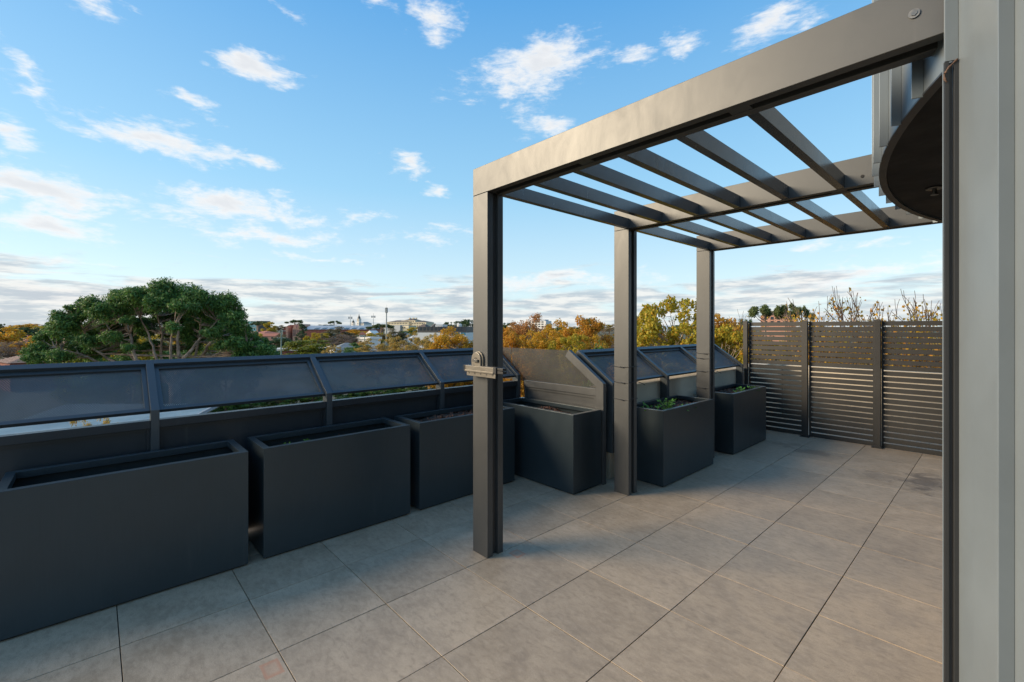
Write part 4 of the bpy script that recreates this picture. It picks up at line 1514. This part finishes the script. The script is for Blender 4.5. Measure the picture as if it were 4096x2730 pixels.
# corrugated iron roof right below the balustrade
rd = 26.0
cr = site('shed', 'house with pale corrugated iron roof just below the left balustrade', 'house', 180, rd, 0)
W2 = 205 * PXM * rd
b = MB()
N = int(2 * W2 / .12)
for i in range(N * 4 + 1):
    x = -W2 + 2 * W2 * i / (N * 4)
    zz = .020 * math.cos(2 * math.pi * i / 4)
    b.v += [(x, -4.5, 6.05 + zz), (x, 4.6, 7.55 + zz)]
for i in range(N * 4):
    b.f.append((2 * i, 2 * i + 2, 2 * i + 3, 2 * i + 1))
b.build('roof', plain('zincalume', (0.62, 0.57, 0.48), .5, .12, .7, metallic=.2), cr)
MB().box(-W2 + .3, W2 - .3, -4.2, 4.5, 0, 5.95).build('wall', M_CREAM, cr)
MB().prism([(W2 + .02, -4.55, 5.95), (W2 + .02, 4.65, 7.47), (W2 + .02, 4.65, 7.67), (W2 + .02, -4.55, 6.15)], (.12, 0, 0)).build('barge_board', M_BLUEROOF, cr)

# near left tiled house
house(8, 92, 832.5, 809, 118, 'house with brown tiled hipped roof at the lower left edge', M_REDBRICK, M_TILEROOF, -32, depth=11)
house(14, 150, 792, 783, 60, 'low house with red roof at the left edge behind the tiled roof', M_WHITE, M_REDROOF, -32)
house(45, 158, 788, 780, 30, 'white dormer house left of the brick chimney', M_WHITE, M_REDROOF, -32, chimney=.3)
house(112, 150, 785, 777, 40, 'white dormer house with brick chimney beside the gum', M_WHITE, M_REDROOF, -32, chimney=.1)
o = site('office_block', 'dark glazed low block among trees at the far left', 'building', 122, 300, 0)
MB().box(-8, 8, 0, 14, 0, hz(763, 300)).build('wall', M_CHAR, o)
MB().box(-6, 8.6, -1.2, 14, hz(763, 300) + .004, hz(758, 300)).build('roof', M_WHITE, o)
windows(o, [-6, -3, 0, 3, 6], [hz(772, 300), hz(779, 300)], 2.2, 1.6, 0)
# middle
house(675, 163, 806.5, 801.5, 104, 'low red brick house with flat roof and white fascia above the balustrade rail', M_REDBRICK, M_WHITE, 0, kind='flat', depth=9)
o = house(803, 176, 804, 789, 66, 'house with grey green hipped roof right of the domed tree', M_WHITE, M_GREYROOF, 32, depth=10)
house(768, 270, 765, 759, 26, 'grey gabled cottage below the brick shed', M_CREAM, M_GREYROOF, 25, kind='gable_front')
house(752, 255, 772, 766, 22, 'small white house front right of the conifer', M_WHITE, M_GREYROOF, -32)
house(833, 235, 770, 763, 14, 'small house with bright red roof below the clock tower', M_WHITE, M_REDROOF, 20)
house(850, 240, 768, 760, 22, 'white cottage with pale gabled roof left of the pale gum trunk', M_WHITE, M_WHITE, -32, kind='gable_front')
house(836, 200, 780, 775, 40, 'long white flat roofed house below the red roof', M_WHITE, M_WHITE, -32, kind='flat')
house(830, 185, 790, 786, 26, 'dark red low roof above the grey hipped roof', M_WHITE, M_REDROOF, 0)
house(592, 330, 767, 761, 50, 'terracotta roofs right behind the big gum', M_PINK, M_REDROOF, -32)
house(612, 300, 773, 767, 40, 'long terracotta roof left of the brick gables', M_PINK, M_REDROOF, 0, kind='gable')
rh = random.Random(77)
HOUSES = [('with red tiled roof', M_REDROOF, M_CREAM), ('with grey roof', M_GREYROOF, M_WHITE), ('with white roof', M_WHITE, M_WHITE)]
for i in range(18):
    px = 900 + i * 9.5 + rh.uniform(-4, 4)
    d = rh.uniform(230, 420)
    q = HOUSES[rh.choice((0, 1, 2, 2))]
    tp = rh.uniform(764, 772)
    house(px, d, tp + rh.uniform(4, 7), tp, rh.uniform(12, 22), f'small far house {q[0]} among trees right of the phone pole', q[2], q[1], rh.uniform(-55, 0), 'small houses right of the phone pole')
# blue glazed block on the skyline
o = site('office_block', 'blue glass office block on the skyline just right of the gum', 'building', 582, 520, -30)
H = hz(738, 520)
MB().box(-10, 7, 0, 16, 0, H).build('wall', M_CHAR, o)
windows(o, [-8.3 + 2.6 * i for i in range(6)], [H - 3.6 - 3.9 * k for k in range(3)], 2.4, 3.2, 0, M_BLUEGL)
# red brick shed with long blue grey roof and gable end
d = 400
u = PXM * d
o = site('brick_shed', 'long red brick shed with blue grey roof and gable ends coloured as sunlit brick', 'building', 755, d, 0)
x0, x1 = (-55) * u, 108 * u
zt, zr = hz(757.5, d), hz(751, d)
MB().box(x0, x1, 0, 24, 0, zt).build('wall', M_REDBRICK, o)
rf = MB().quad((x0 - .4, -.6, zt + .004), (x1 + .4, -.6, zt + .004), (x1 + .4, 12, zr + 1), (x0 - .4, 12, zr + 1)).quad((x0 - .4, 12, zr + 1), (x1 + .4, 12, zr + 1), (x1 + .4, 24.6, zt), (x0 - .4, 24.6, zt)).build('roof', M_BLUEROOF, o)
for k in range(9):
    xc = x0 + 10 + k * 6.6
    sk = MB()
    for i in range(4):
        sk.prism([(xc - 2.0 + i, .2, zt + .15), (xc - 1.2 + i, .2, zt + .15), (xc - .8 + i, 5, zt + 1.35), (xc - 1.6 + i, 5, zt + 1.35)], (0, -.2, .25))
    sk.build('skylight', M_WINDOW, rf)
for i, gx in enumerate((-83, -73)):
    w2 = 9.6 * u / 2
    cx = (gx + 5) * u
    MB().prism([(cx - w2, 0, 0), (cx + w2, 0, 0), (cx + w2, 0, zt + .5), (cx, 0, zr + 2.2), (cx - w2, 0, zt + .5)], (0, 22, 0)).build('gable', M_PINK, o)  # sunlight on the red brick gables is put into their lighter colour
    for q in (-1, 0, 1):
        MB().box(cx + q * 1.1 - .22, cx + q * 1.1 + .22, -.08, .05, zt - 6, zt - .2).build('slit_window', M_WINDOW, o)
MB().box(-97 * u, -84 * u, 6, 26, 0, zr + 1.5).build('tower_block', M_REDBRICK, o)
MB().box(-97.2 * u, -92.5 * u, -1, 5.9, 0, zr + .2).build('pier', M_PINK, o)  # pier also coloured as sunlit red brick
MB().prism([(-110 * u, 4, 0), (-97.3 * u, 4, 0), (-97.3 * u, 4, zr + 1.2), (-110 * u, 4, zt)], (0, 20, 0)).build('wing', M_REDBRICK, o)

# town hall with clock tower
d = 800
u = PXM * d
o = site('town_hall', 'white town hall with domed clock tower on the skyline', 'building', 822, d, -30)
ht = lambda py: hz(py, d)
w0 = 3.9 * u
tw = MB().box(-w0, w0, 0, 2 * w0, 0, ht(741)).build('clock_tower', M_WHITE, o)
MB().box(-w0 - .4, w0 + .4, -.4, 2 * w0 + .4, ht(741) + .004, ht(740.4)).box(-w0 * .88, w0 * .88, .5, 2 * w0 - .5, ht(740.4) + .005, ht(733.5)).box(-w0 - .2, w0 + .2, -.2, 2 * w0 + .2, ht(733.5) + .006, ht(732.9)).build('clock_stage', M_WHITE, tw)
MB().disc((0, .52, ht(736.4)), (0, -1, 0), 1.75, .12, 20).build('clock_face', M_CHAR, tw)
MB().disc((0, .38, ht(736.4)), (0, -1, 0), 1.35, .05, 20).build('clock_dial', M_CREAM, tw)
MB().box(-.1, .1, .25, .3, ht(736.4), ht(736.4) + 1.1).box(-.1, .9, .2, .24, ht(736.4) - .1, ht(736.4) + .1).build('clock_hand', M_CHAR, tw)
MB().lathe((0, w0, ht(732.9) + .01), [(w0 * .86, 0), (w0 * .84, 1.4), (w0 * .70, 3.0), (w0 * .45, 4.4), (w0 * .22, 5.2), (w0 * .2, 6.6), (w0 * .26, 6.7), (w0 * .08, 8.0), (.12, 8.3)], 12).build('dome', M_DOME, tw)
MB().tube([(0, w0, ht(732.9) + 8.2), (0, w0, ht(732.9) + 12.5)], .09, 5).build('flagpole', M_STEEL, tw)
windows(tw, [-1.1, 1.1], [ht(746), ht(751)], .9, 2.4, 0)
windows(tw, [-1.4, 1.4], [ht(739.6)], .7, 1.0, .5)
MB().box(w0 + .01, 17 * u, 2, 20, 0, ht(744)).build('wall', M_WHITE, o)
hip_roof(w0 + .3, 17 * u, 2, 20, ht(744) + .004, 3.0).build('roof', M_GREYROOF, o)
windows(o, [w0 + 2 + 1.6 * i for i in range(5)], [ht(748)], .8, 2, 2)
tr2 = MB().box(-22 * u, -15.5 * u, 0, 5, 0, ht(742)).build('turret', M_WHITE, o)
MB().lathe((-18.7 * u, 2.5, ht(742) + .004), [(2.7, 0), (2.5, 1.2), (1.6, 3.0), (.5, 4.2), (.4, 5.4), (.1, 6.2)], 12).build('turret_dome', M_DOME, tr2)
windows(tr2, [-20.4 * u, -17.2 * u], [ht(747)], .9, 2.2, 0)

# cream apartment blocks
d = 600
u = PXM * d
ht = lambda py: hz(py, d)
o = site('apartment_block', 'cream apartment complex with brown hipped roofs right of the phone pole', 'building', 925, d, -24)
for (a, b, wt, rg_, y0) in ((-57, 9, 740, 736, 6), (-19, 20, 736.5, 731.2, 12), (20.5, 60, 741, 737, 4)):
    wl = MB().box(a * u, b * u, y0, y0 + 18, 0, ht(wt)).build('wall', M_CREAM, o)
    hip_roof(a * u + 4, b * u - 2, y0 + 1, y0 + 17, ht(wt) + .004, ht(rg_) - ht(wt), .8).build('roof', M_SLATE, wl)
    MB().box(a * u - .3, b * u + .3, y0 - .3, y0 - .01, ht(wt) - .7, ht(wt)).build('cornice', M_CREAM, wl)
    n = int((b - a) * u / 2.6)
    rows = [ht(wt) - 2.8 - 3.0 * k for k in range(4)]
    windows(wl, [a * u + 1.3 + 2.6 * i for i in range(n)], rows, 1.25, 1.7, y0)
for cx in (-4, 6, 14):
    MB().box(cx * u - 1, cx * u + 1, 18, 20, ht(733), ht(730)).build('chimney', M_CREAM, o)
b1 = site('white_block', 'plain pale grey block in front of the cream apartments', 'building', 900, 480, -30)
MB().box(-10, 12, 0, 14, 0, hz(748, 480)).build('wall', M_BLUEROOF, b1)
MB().box(12.05, 22, 2, 14, 0, hz(749, 480)).build('wing', M_CREAM, b1)
windows(b1, [-8, -5, 13.5, 16, 18.5], [hz(755, 480)], 1.6, 1.6, 0)

# modern charcoal and white block
d = 200
u = PXM * d
ht = lambda py: hz(py, d)
o = site('office_block', 'modern block with charcoal top storey, white band and blue base left of the nearest post', 'building', 1012, d, -10)
MB().box(-58 * u, 60 * u, 0, 15, 0, ht(765)).build('wall', M_WHITE, o)
MB().box(-58 * u, -8 * u, 1.2, 15, ht(765) + .004, ht(751.5)).build('charcoal_storey', M_CHAR, o)
MB().box(-7.9 * u, 60 * u, .8, 15, ht(765) + .004, ht(751.0)).build('dark_storey', plain('slate_cladding', (.03, .036, .045), .5), o)
windows(o, [(-50 + 9 * i) * u for i in range(5)], [ht(760)], 1.0, 1.5, 1.2)
windows(o, [(-2 + 7 * i) * u for i in range(8)], [ht(760)], .9, 1.5, .8)
windows(o, [(12 + 14 * i) * u for i in range(4)], [ht(771)], 2.2, 1.2, 0, M_BLUEGL)
MB().box(8 * u, 60 * u, -.3, -.01, 0, ht(776)).build('blue_base', M_BLUE, o)
for (a, b, c) in ((9, 12, .8), (13, 16, .8)):
    MB().box(a * u + .8, b * u + .6, .6, .75, ht(763), ht(755.5)).build('blue_curtain', plain('bright_blue_curtain', (.03, .22, .6), .7), o)
ral = MB()
for i in range(24):
    x = (-30 + 3.8 * i) * u
    ral.box(x - .04, x + .04, 1.3, 1.38, ht(751), ht(747))
ral.box(-30 * u, 58 * u, 1.3, 1.4, ht(747), ht(747) + .08)
ral.build('roof_railing', M_STEEL, o)
MB().box(-22 * u, -4 * u, 5, 12, ht(751.5) + .004, ht(746)).build('plant_room', M_WHITE, o)
MB().lathe((36 * u, 6, ht(751) + .004), [(1.1, 0), (1.1, 1.0), (.6, 1.3)], 12).build('water_tank', M_WHITE, o)
house(968, 330, 753, 745, 26, 'pale turreted mansion roof above the modern block', M_WHITE, M_SLATE, -32)
house(1000, 340, 752, 744, 16, 'brown pitched roof with white gable above the modern block', M_WHITE, M_SLATE, 20, kind='gable_front')
# right of the near post
o = site('office_block', 'white tower block behind the russet tree', 'building', 1232, 420, -30)
MB().box(-12, 10, 0, 12, 0, hz(738, 420)).build('wall', M_WHITE, o)
MB().box(-4, 8, 2, 10, hz(738, 420) + .004, hz(735, 420)).build('plant_room', M_BLUEROOF, o)
windows(o, [-10 + 3.3 * i for i in range(6)], [hz(742, 420), hz(747, 420), hz(752, 420)], 2.2, 1.1, 0)
house(1185, 330, 755, 749, 40, 'pink and white low buildings right of the nearest post', M_PINK, M_WHITE, -32, kind='flat')
house(1258, 120, 771, 764, 24, 'white house wall glimpsed among the gold trees', M_WHITE, M_GREYROOF, -32)
house(1500, 150, 762, 750, 62, 'wide pale gabled roof right of the middle post', M_WHITE, M_BLUEROOF, -25, kind='gable')
o = site('office_block', 'salmon brick block with dark parapet behind the umbrella gums', 'building', 1788, 210, -28)
MB().box(-7, 7, 0, 10, 0, hz(725, 210)).build('wall', M_PINK, o)
MB().box(-6.5, 7.2, .6, 10, hz(725, 210) + .004, hz(719, 210)).build('parapet', M_SLATE, o)
MB().box(-3.5, -1.5, 2, 4, hz(719, 210) + .004, hz(714, 210)).build('plant_room', M_CREAM, o)
windows(o, [-5 + 2.6 * i for i in range(5)], [hz(735, 210), hz(745, 210)], 1.2, 1.4, 0)
house(1700, 230, 749, 743, 36, 'low white flat roofed building left of the slatted screen', M_WHITE, M_WHITE, -32, kind='flat')

# ------------------------------------------------------------------ poles and masts
d = 250
p = site('phone_pole', 'tall grey mobile phone pole with antennas on top', 'pole', 888, d, 0)
top = hz(707.5, d)
MB().tube([(0, 0, 0), (0, 0, top * .6), (0, 0, top)], [.42, .36, .30], 12).build('shaft', M_STEEL, p)
for k in range(6):
    a = k * math.pi / 3
    MB().box(.62 * math.cos(a) - .11, .62 * math.cos(a) + .11, .62 * math.sin(a) - .09, .62 * math.sin(a) + .09, top - 2.7, top - .2).build('antenna', M_STEEL, p)
MB().disc((0, 0, top - .12), (0, 0, 1), .72, .1, 12).disc((0, 0, top - 2.9), (0, 0, 1), .72, .1, 12).build('mount_ring', M_CHAR, p)
MB().tube([(.1, 0, top), (.1, 0, top + 1.6)], .03, 4).build('lightning_rod', M_CHAR, p)
for (px, tp, d, lab) in ((805, 728.5, 560, 'left phone mast with cluster of panels beside the clock tower'), (858, 726, 560, 'right phone mast with cluster of panels between clock tower and apartments')):
    p = site('phone_mast', lab, 'mast', px, d, 0)
    top = hz(tp, d)
    MB().tube([(0, 0, 0), (0, 0, top + 3)], [.55, .16], 8).build('shaft', M_STEEL, p)
    for k in range(5):
        a = k * 1.256
        MB().box(2.2 * math.cos(a) - .3, 2.2 * math.cos(a) + .3, 2.2 * math.sin(a) - .2, 2.2 * math.sin(a) + .2, top - 2.6, top).build('antenna', M_STEEL, p)
    MB().box(-2.4, 2.4, -.1, .1, top - 1.5, top - 1.3).box(-.1, .1, -2.4, 2.4, top - 1.52, top - 1.28).build('cross_arm', M_CHAR, p)


def power_pole(px, tp, d, label):
    p = site('power_pole', label, 'pole', px, d, 25)
    top = hz(tp, d)
    MB().tube([(0, 0, 0), (0, 0, top)], [.2, .13], 8).build('shaft', M_POLE, p)
    for z in (top - .6, top - 2.6):
        MB().box(-1.1, 1.1, -.06, .06, z, z + .12).build('cross_arm', M_POLE, p)
        for x in (-1, -.5, .5, 1):
            MB().disc((x, 0, z + .121), (0, 0, 1), .06, .18, 8).build('insulator', M_WHITE, p)
    return at(px, tp, d)


a = power_pole(646, 757, 130, 'pale green timber power pole left of the conifer')
b = power_pole(838, 771, 150, 'pale power pole above the grey hipped roof')
c = power_pole(880, 779, 170, 'short power pole at the foot of the phone pole') if False else None
for k, dz in enumerate((-.5, -2.5)):
    m = MB().tube(bend(a + Vector((0, 0, dz)), b + Vector((0, 0, dz)), -1.5, 14), .02, 4)
    tag(m.build('power_line', M_WIRE), ('upper', 'lower')[k] + ' power line slung between the two timber poles', 'power line')
e = at(-60, 778, 120)
for k, dz in enumerate((-.5, -2.5)):
    m = MB().tube(bend(e + Vector((0, 0, dz)), a + Vector((0, 0, dz)), -1.5, 14), .02, 4)
    tag(m.build('power_line', M_WIRE), ('upper', 'lower')[k] + ' power line running left from the timber pole behind the gum', 'power line')


def aerial(px, py, d, w_, label, h=3.0, base=None):
    p = at(px, py, d)
    t = thing('television_aerial', label, 'aerial', (p.x, p.y, p.z - h))
    t.rotation_euler = (0, 0, TH)
    MB().tube([(0, 0, 0), (0, 0, h)], .022, 6).build('mast', M_STEEL, t)
    MB().box(-w_ / 2, w_ / 2, -.025, .025, h - .05, h).build('boom', M_WHITE, t)
    for k in range(7):
        x = -w_ / 2 + w_ * k / 6
        MB().box(x - .012, x + .012, -.4, .4, h + .001, h + .025).build('element', M_WHITE, t)
    return t


aerial(1236, 785.5, 52, 1.0, 'white television aerial in front of the gold trees above the return screen', 6.0)
aerial(668, 786, 158, 2.4, 'thin television aerial on the left of the flat roofed house', 3.4)
aerial(690, 784, 160, 1.6, 'thin television aerial on the right of the flat roofed house', 3.4)
